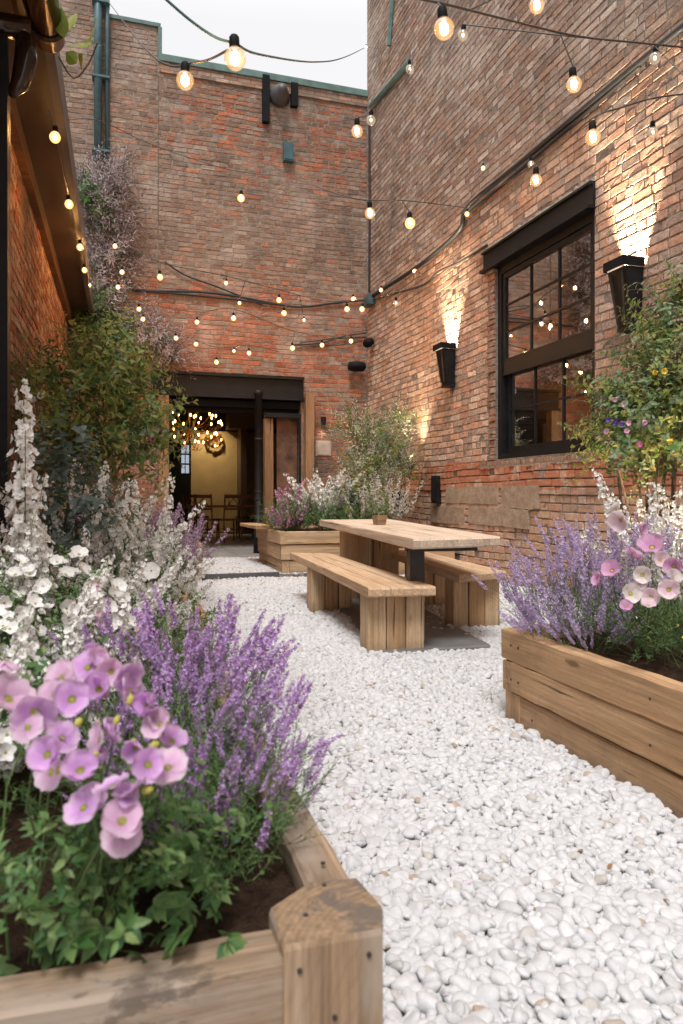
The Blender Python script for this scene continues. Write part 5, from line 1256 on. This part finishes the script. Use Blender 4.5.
# bush in the wall corner
climber('white_bush', 'airy white and green bush in the corner of the two brick walls', 'bush', (3.45, 9.1, .5),
    [(on_y(368, 440, 9.6), (.28, .3, .26), 110), (on_y(385, 455, 9.4), (.28, .3, .3), 130), (on_y(360, 478, 9.2), (.26, .3, .3), 110), (on_y(378, 495, 9.1), (.3, .3, .3), 120), (on_y(355, 505, 9.0), (.22, .2, .25), 90), (on_y(395, 428, 9.7), (.2, .2, .2), 60), (on_y(350, 428, 9.8), (.16, .2, .14), 35), (on_y(398, 470, 9.4), (.18, .2, .2), 60)],
    [(SG_narrow, .34, [L_sage, S_stem], .45, .4, 0), (SG_vine, .32, [L_yellow, S_stem], .3, .3, 0), (SG_narrow, .3, [P_cream, S_stem], .55, .3, 0)], .012,
    flowers=())
wb = zone_bush('white_flowers', 'cloud of tiny cream flowers on the corner bush', 'flowers', [(3.12, 8.75, .5), (3.45, 8.85, .5), (3.3, 8.7, .5)], 'cream', .82, 14, .22, 20, .16, SG_fine, L_sage)
kb = thing('lantern_ball', 'round black woven ball lantern on the edge of the corner planter', 'lantern', P3(on_y(397, 515, 8.9)))
V, F = ico(2); V = V*(1+.03*np.sin(V[:, [2]]*22)); G().add(V*np.array([.13, .13, .17])+np.array([0, 0, .15]), F).obj('ball', M_black_dull, kb, True)
G().lathe([(.05, 0), (.07, .0), (.07, .03), (.04, .04)], n=12).obj('base', M_black_dull, kb)
tp = thing('table_plant', 'small fresh green plant in the pot on the tabletop', 'plant', P3(pc+np.array([0, 0, .07])))
foliage(tp, (0, 0, .05), (.09, .08, .06), 45, SG_round, .06, [L_green, S_stem])

# ------------------------------------------------------------------ LONG PLANTER plants
zone_bush('lavender', 'pale lavender bush at the far corner of the long oak planter', 'lavender', [(1.77, 2.73, .39), (1.90, 2.66, .39), (1.79, 2.52, .39)], 'lav', .42, 33, .17, 110, .10, SG_fine, L_green, splay=.75, dome=True)
zone_bush('lavender', 'low lavender tufts drooping over the end board of the long oak planter', 'lavender', [(1.75, 2.62, .39), (1.80, 2.42, .39)], 'lav', .27, 48, .15, 90, .09, SG_fine, L_green, splay=1.1)
zone_bush('lavender', 'taller lavender bush between the corner bush and the poppies', 'lavender', [(1.98, 2.72, .39), (2.16, 2.70, .39), (1.96, 2.54, .39)], 'lav', .56, 33, .18, 80, .10, SG_fine, L_green, dome=True)
pop = thing('pink_poppies', 'pink and white poppies with thin stems over the long oak planter', 'flowers', (2.0, 2.35, .39)); pob = np.array(pop.location)
pm = [[scatter_mesh('bloom', F, [(0, 0, 0)], [np.eye(3)], [1.0], [m, P_eye], True) for F in F_poppy] for m in (PM_pink, PM_blush, PM_white)]
tips = []
for (x, y, d, w, k) in [(612, 571, 2.45, 26, 0), (632, 557, 2.5, 24, 0), (652, 548, 2.55, 34, 0), (600, 580, 2.5, 20, 0), (642, 575, 2.4, 24, 2), (630, 594, 2.35, 26, 2), (651, 597, 2.35, 24, 1), (669, 590, 2.3, 28, 1), (674, 566, 2.4, 24, 0), (626, 607, 2.3, 17, 0), (648, 606, 2.3, 20, 1), (621, 520, 2.7, 28, 1), (616, 511, 2.8, 20, 2), (640, 583, 2.45, 16, 1), (672, 578, 2.35, 22, 2), (640, 530, 2.7, 20, 0), (660, 560, 2.5, 22, 1)]:
    p = at_d(x, y, d); tcam = np.array([0, 0, H])-p; place('bloom', random.choice(pm[k]), pop, p-pob, tcam/np.linalg.norm(tcam)+np.array([0, 0, .5])+rng.normal(0, .55, 3), w/FPX*d*.86); tips.append(p-pob)
stems(pop, (0, 0, 0), tips[:8], .0025); stems(pop, (.1, -.15, 0), tips[8:], .0025)
foliage(pop, (0, 0, .08), (.26, .34, .14), 380, SG_narrow, .11, [L_green, S_stem], up=.9)
zone_bush('green_shrub', 'low yellow dotted green clump at the front of the long oak planter', 'plant', [(1.95, 2.12, .39), (2.1, 2.2, .39), (2.0, 1.85, .39)], 'lav', .16, 1, .17, 170, .085, SG_fine, L_green)
yl = thing('yellow_flowers', 'tiny yellow flowers in the green clump of the long oak planter', 'flowers', (1.95, 2.1, .39))
for k in range(26):
    q = (rng.uniform(-.12, .2), rng.uniform(-.25, .1), rng.uniform(.08, .16)); place('bloom', yelb, yl, q, (rng.normal(0, .4), -.6, 1), .012)
stems(yl, (0, 0, 0), [(0, 0, .1), (.1, -.1, .1)], .002)
def wflow(label, pts, h, n, sp, kind): return zone_bush('white_flowers', label, 'flowers', pts, kind, h, n, sp, 30, .12, SG_fine, L_sage, 'white flower spikes in the planters')
wflow('white flower spikes glowing in front of the climbing shrub', [(2.36, 2.70, .39), (2.50, 2.66, .39), (2.60, 2.70, .39)], .78, 28, .17, 'whitetall')
wflow('creamy flower plumes between the poppies and the climbing shrub', [(2.28, 2.5, .39), (2.45, 2.48, .39)], .66, 24, .16, 'cream')

# ------------------------------------------------------------------ wall lamps
def lamp_light(name, parent, loc, rot, energy, size_deg, blend=.7, col=(1, .77, .52), r=.03):
    d = bpy.data.lights.new(name, 'SPOT'); d.energy = energy; d.color = col; d.spot_size = math.radians(size_deg); d.spot_blend = blend; d.shadow_soft_size = r
    o = bpy.data.objects.new(name, d); COL.objects.link(o); o.parent = parent; o.location = loc; o.rotation_euler = rot; return o
E_lamp = emis('lamp led', (1.0, .75, .45), 12)
def sconce(label, px, py0, py1, wpx, energy):
    a = on_x(px, py1, XW); b = on_x(px, py0, XW); d = math.hypot(a[0], a[1]); hh = b[2]-a[2]; w = .26; dp = .15
    s = thing('wall_lamp', label, 'wall lamp', (XW, float(a[1]), float(a[2])), 0, 'black up lights on the brick wall')
    g = G(); x0 = -.012
    tw_, bw_ = w/2, w*.27
    bw_ = w*.33
    g.add([(-.12, -bw_, 0), (-.02, -bw_, 0), (-.02, bw_, 0), (-.12, bw_, 0), (-dp-.05, -tw_*.9, hh*.86), (-.02, -tw_*.9, hh*.86), (-.02, tw_*.9, hh*.86), (-dp-.05, tw_*.9, hh*.86)],
          [(0, 3, 2, 1), (0, 1, 5, 4), (1, 2, 6, 5), (2, 3, 7, 6), (3, 0, 4, 7)]); g.obj('body', M_black, s)
    g = G(); g.box((-dp-.075, -tw_, hh*.862), (-.02, -tw_+.012, hh)); g.box((-dp-.075, tw_-.012, hh*.862), (-.02, tw_, hh)); g.box((-dp-.087, -tw_, hh*.862), (-dp-.075, tw_, hh)); g.obj('hood', M_black_dull, s)
    G().box((-.018, -.07, -.02), (-.002, .07, hh*.98)).obj('backplate', M_black, s)
    g = G(); g.box((-.13, -.085, -.035), (-.02, .085, -.003)); g.obj('foot', M_black, s)
    g = G()
    for yy in (-.045, .045): g.tube([(-.155, yy*1.0, .03), (-.205, yy*1.7, hh*.8)], .008, 5)
    g.obj('strap', M_steel, s)
    G().box((-.13, -.05, hh*.35), (-.06, .05, hh*.37)).obj('led', E_lamp, s)
    lamp_light('lamp_glow', s, (-.11, 0, hh*.45), (math.radians(180-2), 0, -PI/2), energy, 100, 1.0, (1, .79, .56), r=.05)
    return s
sconce('black tapered wall lamp on the brick beside the window, nearer the climbing shrub', 636, 262, 328, 30, 460)
sconce('black tapered wall lamp between the window and the wall corner', 453, 345, 385, 20, 430)
# small lamp by the doorway jamb
a = on_y(322, 421, YB)
sm = thing('wall_lamp', 'tiny black wall spotlight next to the doorway jamb', 'wall lamp', (float(a[0]), YB, float(a[2])))
G().tube([(0, -.002, 0), (0, -.06, 0)], .02, 8).obj('arm', M_black, sm); G().lathe([(0, -.07), (.045, -.07), (.05, .06), (0, .06)], c=(0, -.09, 0), n=12).obj('body', M_black, sm)
lamp_light('lamp_glow', sm, (0, -.09, -.08), (math.radians(10), 0, 0), 3, 80)
# planter up lights
def uplight(label, loc, tgt, e, ang=95):
    u = thing('garden_spotlight', label, 'garden light', loc)
    g = G(); g.lathe([(0, 0), (.035, 0), (.045, .09), (.04, .09), (.03, .03)], n=12); g.obj('body', M_black, u); G().tube([(0, 0, -.08), (0, 0, 0)], .008, 6).obj('spike', M_black, u)
    G().lathe([(0, .06), (.036, .062)], n=10).obj('lens', E_lamp, u)
    v = np.array(tgt)-np.array(loc)-np.array([0, 0, .1]); v /= np.linalg.norm(v)
    from mathutils import Vector
    l = lamp_light('lamp_glow', u, (0, 0, .10), (0, 0, 0), e, ang); l.rotation_euler = Vector(v).to_track_quat('-Z', 'Y').to_euler(); return u
_u = on_x(411, 470, XW-.20); uplight('black garden spotlight in the corner planter against the window wall', P3(_u), P3(_u+np.array([.10, 0, 3])), 110, 60)
uplight('black garden spotlight in the corner planter near the white bush', (3.6, 9.7, .56), (4.1, 10.8, 2.4), 14)
uplight('black garden spotlight behind the poppies of the long planter', (2.52, 2.74, .50), (2.70, 2.95, 1.6), 75, 130)

# ------------------------------------------------------------------ wall fittings and cables
def wallbox(name, label, cat, p, dims, mat, face='x'):
    o = thing(name, label, cat, P3(p)); w, dpt, h = dims
    if face == 'x':
        G().box((-dpt, -w/2, 0), (-.002, w/2, h)).obj('case', mat, o); G().box((-dpt-.012, -w/2*.8, h*.08), (-dpt-.001, w/2*.8, h*.92)).obj('lid', mat, o)
    else:
        G().box((-w/2, -dpt, 0), (w/2, -.002, h)).obj('case', mat, o); G().box((-w/2*.8, -dpt-.012, h*.08), (w/2*.8, -dpt-.001, h*.92)).obj('lid', mat, o)
    return o
wallbox('meter_box', 'narrow black box low on the wall between the window and the corner bush', 'box', on_x(439, 503, XW), (.17, .08, .38), M_black)
wallbox('junction_box', 'teal black junction box on the wall corner where the cables meet', 'junction box', on_x(373, 306, XW), (.3, .12, .17), M_teal)
wallbox('junction_box', 'small dark flood sensor box under the vent on the back wall', 'junction box', on_y(287.5, 163, YB), (.17, .1, .32), M_teal, 'y')
wallbox('stone_plaque', 'pale square stone set in the brick beside the doorway jamb', 'stone', on_y(323, 456, YB), (.28, .02, .27), M_stone, 'y')
vt = thing('wall_vent', 'dark bracket and hood vent under the green coping of the back wall', 'vent', P3(on_y(280, 112, YB)))
g = G(); g.box((-.32, -.10, -.25), (-.20, -.002, .55)); g.obj('bracket', M_black_dull, vt)
g = G(); g.lathe([(.0, -.34), (.07, -.33), (.17, -.10), (.19, -.04), (.12, -.01)], c=(-.02, 0, .25), n=14, axis='y'); g.obj('hood', M_fascia, vt, True); G().box((.18, -.1, .1), (.30, -.002, .5)).obj('bracket', M_black_dull, vt)
for (x, y, lab) in ((354, 368, 'round black speaker on the back wall left of the corner'), (374, 343, 'small black speaker on the wall corner below the junction box')):
    q = on_y(x, y, YB) if x < 366 else on_x(x, y, XW)
    sp = thing('speaker', lab.replace(' left of', ' close to'), 'speaker', P3(q))
    G().tube([(0, -.0, 0), (0, -.1, 0)] if x < 366 else [(0, 0, 0), (-.1, 0, 0)], .02, 8).obj('bracket', M_black, sp)
    g = G(); g.lathe([(0, -.16), (.10, -.14), (.12, 0), (.11, .12), (.07, .15), (0, .15)], c=(0, -.16, 0) if x < 366 else (-.15, 0, 0), n=14, axis='x' if x < 366 else 'y')
    g.obj('case', M_black_dull, sp, True).scale = (1, 1, .75) if x < 366 else (.7, .7, .7)
def cable(label, runs, mat=M_cable, name='cable', group='cables clipped to the walls'):
    p0 = np.asarray(runs[0][0][0]); o = thing(name, label, 'cable', P3(p0), 0, group)
    for pts, r in runs:
        G().tube(smoothpath([np.asarray(q)-p0 for q in pts], 30), r, 6).obj('cable_run', mat, o, True)
    return o
def wy(x, y, off=.04): return on_y(x, y, YB-off)
def wx(x, y, off=.04): return on_x(x, y, XW-off)
cable('thick black cable bundle sagging across the back wall above the doorway', [([wy(118, 288), wy(150, 291), wy(200, 292), wy(240, 297), wy(270, 303), wy(300, 307), wy(335, 303), wy(366, 300)], .020), ([wy(135, 291), wy(180, 294), wy(230, 299), wy(280, 305)], .016),
    ([wy(165, 262), wy(185, 275), wy(215, 286), wy(245, 298), wy(262, 305)], .014)])
cable('tangle of thin cables on the back wall near the corner below the thick bundle', [([wy(292, 345), wy(320, 343), wy(345, 336), wy(366, 333)], .012), ([wy(300, 343), wy(330, 339), wy(366, 337)], .009), ([wy(310, 346), wy(340, 345), wy(362, 341)], .008)])
cable('black cable climbing the brick wall from the junction box up past the window', [([wx(690, 21, .05), wx(640, 62, .05), wx(580, 112, .05), wx(520, 163, .05), wx(468, 206, .05), wx(462, 225, .05), wx(450, 240, .05), wx(420, 265, .05), wx(385, 288, .05), wx(372, 296, .05)], .030), ([wx(640, 66, .04), wx(580, 118, .04), wx(520, 170, .04), wx(470, 212, .04)], .018)])
cable('grey cable looping over the lintel towards the corner', [([wx(487, 245), wx(460, 262), wx(438, 272), wx(425, 284), wx(400, 292), wx(373, 299)], .016)], M_wire)
cable('thin vertical conduit on the wall corner from the roof to the junction box', [([wx(369, 120), wx(369.5, 200), wx(369, 292)], .018)])

# ------------------------------------------------------------------ string lights
BR = .034
V, F = ico(2); zz = V[:, 2]
gv = V.copy(); gv[:, :2] *= (1-.28*np.clip(zz, 0, 1)**1.5)[:, None]; gv[:, 2] *= 1.12
globe_T = (gv*BR, F, [0]*len(F))
def tmesh(name, T, mats, smooth=True): return scatter_mesh(name, T, [(0, 0, 0)], [np.eye(3)], [1.0], mats, smooth)
me_globe_n, me_globe_f = tmesh('bulb', globe_T, [GL_near]), tmesh('bulb', globe_T, [GL_far]); me_globe_o = tmesh('bulb', globe_T, [GL_off])
V0, F0 = ico(0)
core_n = tmesh('filament', (V0*np.array([.016, .016, .025]), F0, [0]*20), [E_core_near]); core_f = tmesh('filament', (V0*np.array([.012, .012, .016]), F0, [0]*20), [E_core])
E_weak = emis('faint filament', (1, .7, .4), 12); core_o = tmesh('filament', (V0*np.array([.008, .008, .013]), F0, [0]*20), [E_weak])
g = G(); g.lathe([(.0, .072), (.012, .072), (.016, .066), (.017, .034), (.013, .028)], n=12); me_sock = tmesh('socket', g.T(), [M_black_dull])
def strand(label, pts, bulbs, r=.005, mat=M_wire):
    """pts: (px, py, depth) of the cable; bulbs: (px, py, depth, kind, size)"""
    P = [at_d(*q) for q in pts]; p0 = P[0]; o = thing('string_lights', label, 'string lights', P3(p0), 0, 'festoon lights over the courtyard')
    SPH = smoothpath([q-p0 for q in P], max(24, 8*len(P)))
    G().tube(SPH, r, 5).obj('cable', mat, o, True)
    for bq in bulbs:
        x, y, d = bq[:3]; kind = bq[3] if len(bq) > 3 else 'f'; s = bq[4] if len(bq) > 4 else 1.0
        p = at_d(x, y, d)-p0
        gm = {'n': me_globe_n, 'f': me_globe_f, 'o': me_globe_o}[kind]; cm = {'n': core_n, 'f': core_f, 'o': core_o}[kind]
        b = link('bulb', gm, o, P3(p)); b.scale = (s, s, s)
        b.rotation_euler = (rng.normal(0, .08), rng.normal(0, .08), 0)
        link('filament', cm, b); link('socket', me_sock, b)
        top = p+np.array([0, 0, .07*s]); k = np.argmin(np.linalg.norm(SPH-top, axis=1)); dist = np.linalg.norm(SPH[k]-top)
        if dist > .01: G().tube(smoothpath([top, (top+SPH[k])/2+np.array([0, 0, -.004]), SPH[k]], 4), r*.8, 4).obj('lead', mat, o)
    return o
strand('dark cable crossing the white sky with one large bulb', [(160, -6, 2.15), (190, 20, 2.2), (215, 37, 2.25), (236, 44, 2.3), (262, 55, 2.6), (316, 62, 4.0), (345, 57, 6), (366, 47, 11.5)], [(235, 58, 2.25, 'n', 1.0), (366, 47, 11, 'f', .6)], .0045, M_teal)
strand('cable dropping from the parapet with a big amber bulb', [(104, -4, 11), (130, 30, 6), (152, 55, 3.6), (172, 66, 2.9), (186, 64, 2.8), (208, 60, 2.6), (228, 50, 2.4)], [(185, 80, 2.75, 'n', 1.0)], .0045)
strand('cable at the top of the tall wall with a large bulb and a small one', [(395, -6, 2.4), (444, 4, 2.4), (500, 18, 2.7), (576, 36, 3.0), (640, 43, 3.2), (700, 49, 3.4)], [(444, 28, 2.35, 'n', .98), (463, 35, 4.2, 'o', .9), (574, 84, 2.95, 'n', .92)], .0045)
strand('short loop of cable with a bulb cut by the top of the tall wall', [(470, 10, 2.6), (510, -8, 3.0), (537, -10, 3.1), (600, -25, 3.2)], [(537, 5, 3.1, 'n', .95)], .004)
strand('cable in front of the tall wall with two bright bulbs above the window', [(700, 92, 3.6), (655, 98, 3.2), (620, 108, 3.1), (593, 118, 3.1), (560, 146, 3.6), (536, 164, 4.0), (500, 186, 5.0), (467, 205, 7)], [(593, 137, 3.0, 'n', .95), (536, 180, 3.9, 'n', .95), (655, 58, 4.2, 'o', 1), (653, 132, 4.4, 'o', .9), (531, 164, 6.5, 'o', .9), (483, 168, 7.5, 'f', .7), (467, 214, 7.0, 'f', .7)], .004)
strand('thin cable across the back wall with a lone hanging bulb', [(68, 120, 5.5), (100, 121, 5.8), (153, 145, 6.2), (227, 169, 6.3), (290, 178, 5.6), (352, 198, 4.3), (410, 201, 4.3), (468, 208, 6.5)], [(241, 198, 6.0, 'f', .9), (370, 213, 4.1, 'n', .9), (410, 223, 4.2, 'f', .9)], .0035)
strand('short strand at the wall corner with three bulbs near the coping', [(367, 47, 11), (410, 58, 5), (372, 108, 4.5), (357, 118, 4.1), (330, 122, 5.5)], [(357, 131, 4.0, 'n', .95), (371, 120, 4.6, 'o', .9), (410, 69, 5.0, 'o', .9)], .003)
def eave_d(px): return -.39*FPX/(CS*(px-120))
strand('string of bulbs along the brown eaves of the outbuilding', [(50, 110, 4.5), (55, 128, eave_d(55)), (62, 168, eave_d(62)), (69, 196, eave_d(69)), (75, 223, eave_d(75)), (80, 240, eave_d(80)), (84, 262, eave_d(84)), (89, 280, eave_d(89))],
    [(55, 137, eave_d(55), 'f', 1.0), (69, 204, eave_d(69), 'f', 1), (80, 247, eave_d(80), 'f', 1), (84.5, 270, eave_d(84), 'f', .9), (89, 285, eave_d(89), 'f', .9)], .004)
strand('strand of small bulbs high on the back wall from the trailing plant to the corner', [(88, 236, 9), (115, 238, 9.4), (160, 262, 9.0), (226, 276, 9.6), (280, 290, 9.8), (320, 300, 9.8), (347, 301, 9.8), (366, 300, 10.2)],
    [(115, 246, 9.4, 'f', .9), (122, 272, 9.2, 'f', .9), (160, 277, 8.0, 'f', 1.0), (226, 283, 9.6, 'f', .8), (279, 300, 9.0, 'f', 1), (284, 313, 9.0, 'f', 1.0), (239.5, 303, 10.5, 'f', .8), (304, 320, 10.5, 'f', .7), (347, 309, 9.2, 'f', 1), (353, 299, 10, 'f', .9), (362, 309, 9.2, 'f', 1)], .006)
strand('middle strand of small bulbs on the back wall', [(92, 278, 9.4), (118, 282, 9.6), (143, 302, 9.8), (197, 312, 9.8), (233, 309, 9.5), (290, 330, 9.8), (330, 336, 9.8), (366, 330, 10)],
    [(118, 287, 9.6, 'f', .9), (139, 309, 9.6, 'f', .9), (143, 319, 9.6, 'f', .9), (197, 322, 9.6, 'f', .9), (233.5, 318, 9.3, 'f', 1), (292.5, 348, 9.6, 'f', 1), (322, 345, 9.6, 'f', .9), (351, 341, 9.6, 'f', .9)], .006)
strand('lowest strand of small bulbs just over the doorway beam', [(130, 318, 9.8), (176, 332, 9.8), (216, 347, 9.6), (249, 345, 9.8), (280, 352, 9.9)],
    [(176, 338, 9.8, 'f', .9), (196, 344, 10, 'f', .9), (234, 351, 10, 'f', .7), (249, 353, 9.8, 'f', .9), (216.5, 362, 9.5, 'f', .9)], .005)
strand('strand of bulbs leading along the wall corner above the white bush', [(366, 300, 10.2), (385, 296, 9.5), (396, 292, 9), (414, 280, 8.6), (440, 262, 8)], [(381, 290, 9.6, 'f', .8), (396, 303, 8.8, 'o', 1), (414, 271, 8.4, 'f', .6)], .005)

# ------------------------------------------------------------------ inside the doorway
ch = at_d(189, 428, 14.5)
cd = thing('chandelier', 'glittering brass chandelier of many lit candle bulbs inside the doorway', 'chandelier', P3(ch))
G().tube([(0, 0, .1), (0, 0, 3.39-ch[2])], .012, 6).obj('rod', M_brass, cd)
g = G(); tips = []
for ring, (R0, z, n) in enumerate(((.78, .06, 16), (.50, .20, 12), (.66, -.14, 12), (.30, -.30, 6))):
    for k in range(n):
        a = 2*PI*k/n+ring*.3+rng.normal(0, .06); rr = R0*rng.uniform(.85, 1.1); e = np.array([rr*math.cos(a), rr*math.sin(a), z+rng.uniform(-.05, .08)])
        g.tube(smoothpath([(0, 0, 0), e*np.array([.6, .6, 0])+np.array([0, 0, z-.15]), e], 8), .008, 4, 0, False); tips.append(e)
g.obj('arm', M_brass, cd)
cb = tmesh('bulb', (ico(1)[0]*np.array([.014, .014, .030]), ico(1)[1], [0]*80), [E_chand])
for e in tips: link('bulb', cb, cd, P3(e+np.array([0, 0, .045])))
wr = thing('wreath', 'round gilded wreath glowing on the ochre wall inside the doorway', 'wreath', P3(on_y(214, 440, 17.9)))
a_ = np.linspace(0, 2*PI, 60); sel = rng.uniform(0, 2*PI, 90)
scatter('leaves', leaf_T(.12, .05), np.stack([.20*np.cos(sel), rng.normal(-.04, .02, 90), .18*np.sin(sel)], 1), basis(np.stack([np.cos(sel), np.full(90, -.4), np.sin(sel)], 1)), rng.uniform(.6, 1.2, 90), M_brass, wr)
G().tube(np.stack([.20*np.cos(a_), 0*a_-.03, .18*np.sin(a_)], 1), .02, 6).obj('ring', M_brass, wr)
for k in range(4): link('bulb', cb, wr, P3((.17*math.cos(k*1.6), -.08, .15*math.sin(k*1.6))))
wlp = lamp_light('room_lamp', None, P3(at_d(209, 412, 17.0)), (0, 0, 0), 90, 95, 1.0, (1, .78, .42)); 
from mathutils import Vector
tg = on_y(212, 470, 18.0); wlp.rotation_euler = Vector(tg-np.array(wlp.location)).to_track_quat('-Z', 'Y').to_euler()
def chair(label, loc, rz, first=[None]):
    if first[0] is None:
        c = thing('chair', label, 'chair', loc, rz, 'dark wooden chairs inside the doorway')
        G().box((-.21, -.21, .44), (.21, .21, .475)).obj('seat', M_dark_wood, c)
        for x, y in ((-.19, -.19), (.19, -.19)): G().tube([(x, y, 0), (x*.95, y*.95, .44)], .017, 8).obj('leg', M_dark_wood, c)
        for x in (-.19, .19): G().tube([(x, .22, 0), (x, .19, .44), (x*.95, .235, .98)], .018, 8).obj('leg', M_dark_wood, c)
        G().box((-.185, .215, .90), (.185, .24, .97)).obj('top_rail', M_dark_wood, c); G().box((-.18, .205, .66), (.18, .225, .70)).obj('back_rail', M_dark_wood, c)
        g = G(); g.tube([(-.15, .21, .70), (.0, .23, .90)], .009, 5); g.tube([(.15, .21, .70), (0, .23, .90)], .009, 5); g.obj('cross_back', M_dark_wood, c)
        g = G()
        for z in (.18, .26): g.tube([(-.19, -.19, z), (.19, -.19, z)], .009, 5); g.tube([(-.19, .21, z), (.19, .21, z)], .009, 5)
        g.obj('stretcher', M_dark_wood, c); first[0] = c; return c
    c = first[0].copy(); COL.objects.link(c); c.location = loc; c.rotation_euler = (0, 0, rz); c['label'] = label
    for chd in first[0].children: q = chd.copy(); COL.objects.link(q); q.parent = c
    return c
def fl(x, y, d): q = at_d(x, 500, d); return (float(q[0]), float(q[1]), .056)
chair('wooden chair with its back to the doorway, set square before the inner table', fl(229, 0, 14.6), PI+.25)
chair('wooden chair turned sideways at the near end of the inner table', fl(207, 0, 14.6), PI-.5)
chair('wooden chair in the dark behind the inner table', fl(196, 0, 16.4), .6)
chair('wooden chair partly hidden behind the black pole', fl(246, 0, 16.2), PI)
tb = thing('table', 'dark wooden dining table inside the doorway with a candle on it', 'table', fl(222, 0, 15.4), -.1)
G().box((-.75, -.38, .70), (.95, .38, .745)).obj('tabletop', M_dark_wood, tb)
for x, y in ((-.68, -.31), (.88, -.31), (-.68, .31), (.88, .31)): G().box((x-.035, y-.035, 0), (x+.035, y+.035, .699)).obj('leg', M_dark_wood, tb)
q = fl(229, 0, 15.3); cdl = thing('candle', 'pale candle in a brass holder on the inner dining table', 'candle', (q[0], q[1], .802))
G().lathe([(0, 0), (.05, 0), (.03, .02), (.018, .03), (.018, .08), (0, .08)], n=12).obj('holder', M_brass, cdl); G().lathe([(.012, .081), (.012, .26), (0, .262)], n=10).obj('wax', M_candle, cdl)

# behind the window: pendants and a vase
def pendant(label, px, py, x):
    q = on_x(px, py, x); o = thing('pendant_lamp', label, 'pendant lamp', P3(q), 0, 'bare pendant bulbs in the window room')
    G().tube([(0, 0, .06), (0, 0, 4.49-q[2])], .004, 5).obj('cord', M_wire, o)
    link('bulb', core_f, o).scale = (1.5, 1.5, 1.5); link('shade', me_globe_f, o); link('socket', me_sock, o)
pendant('bright bare pendant bulb behind the upper panes, closest to the far frame', 541, 303, 5.6)
pendant('bare pendant bulb behind the upper middle pane', 575, 288, 5.9)
pendant('bare pendant bulb low behind the meeting rail', 541, 334, 6.6)
pendant('bare pendant bulb behind the upper pane beside the near frame', 586, 321, 5.8)
pendant('pair bulb beside the one above the meeting rail', 543, 346, 7.2)
pendant('bare pendant bulb behind the lower panes', 586, 392, 6.4)
vz = thing('vase', 'pale glass vase standing inside the lower window panes', 'vase', P3(on_x(560, 440, 5.1)*np.array([1, 1, 0])+np.array([0, 0, 1.25])))
G().lathe([(0, 0), (.06, 0), (.10, .12), (.06, .24), (.07, .28)], n=14).obj('body', M_teal, vz, True)
foliage(vz, (0, 0, .45), (.16, .16, .2), 40, SG_leafy, .16, [L_dark, S_stem])
sh = thing('side_table', 'dark side table inside the window under the vase', 'table', (float(vz.location[0]), float(vz.location[1]), .6))
G().box((-.3, -.5, .60), (.3, .5, .648)).obj('tabletop', M_dark_wood, sh)
for x, y in ((-.26, -.46), (.26, -.46), (-.26, .46), (.26, .46)): G().box((x-.02, y-.02, 0), (x+.02, y+.02, .599)).obj('leg', M_dark_wood, sh)
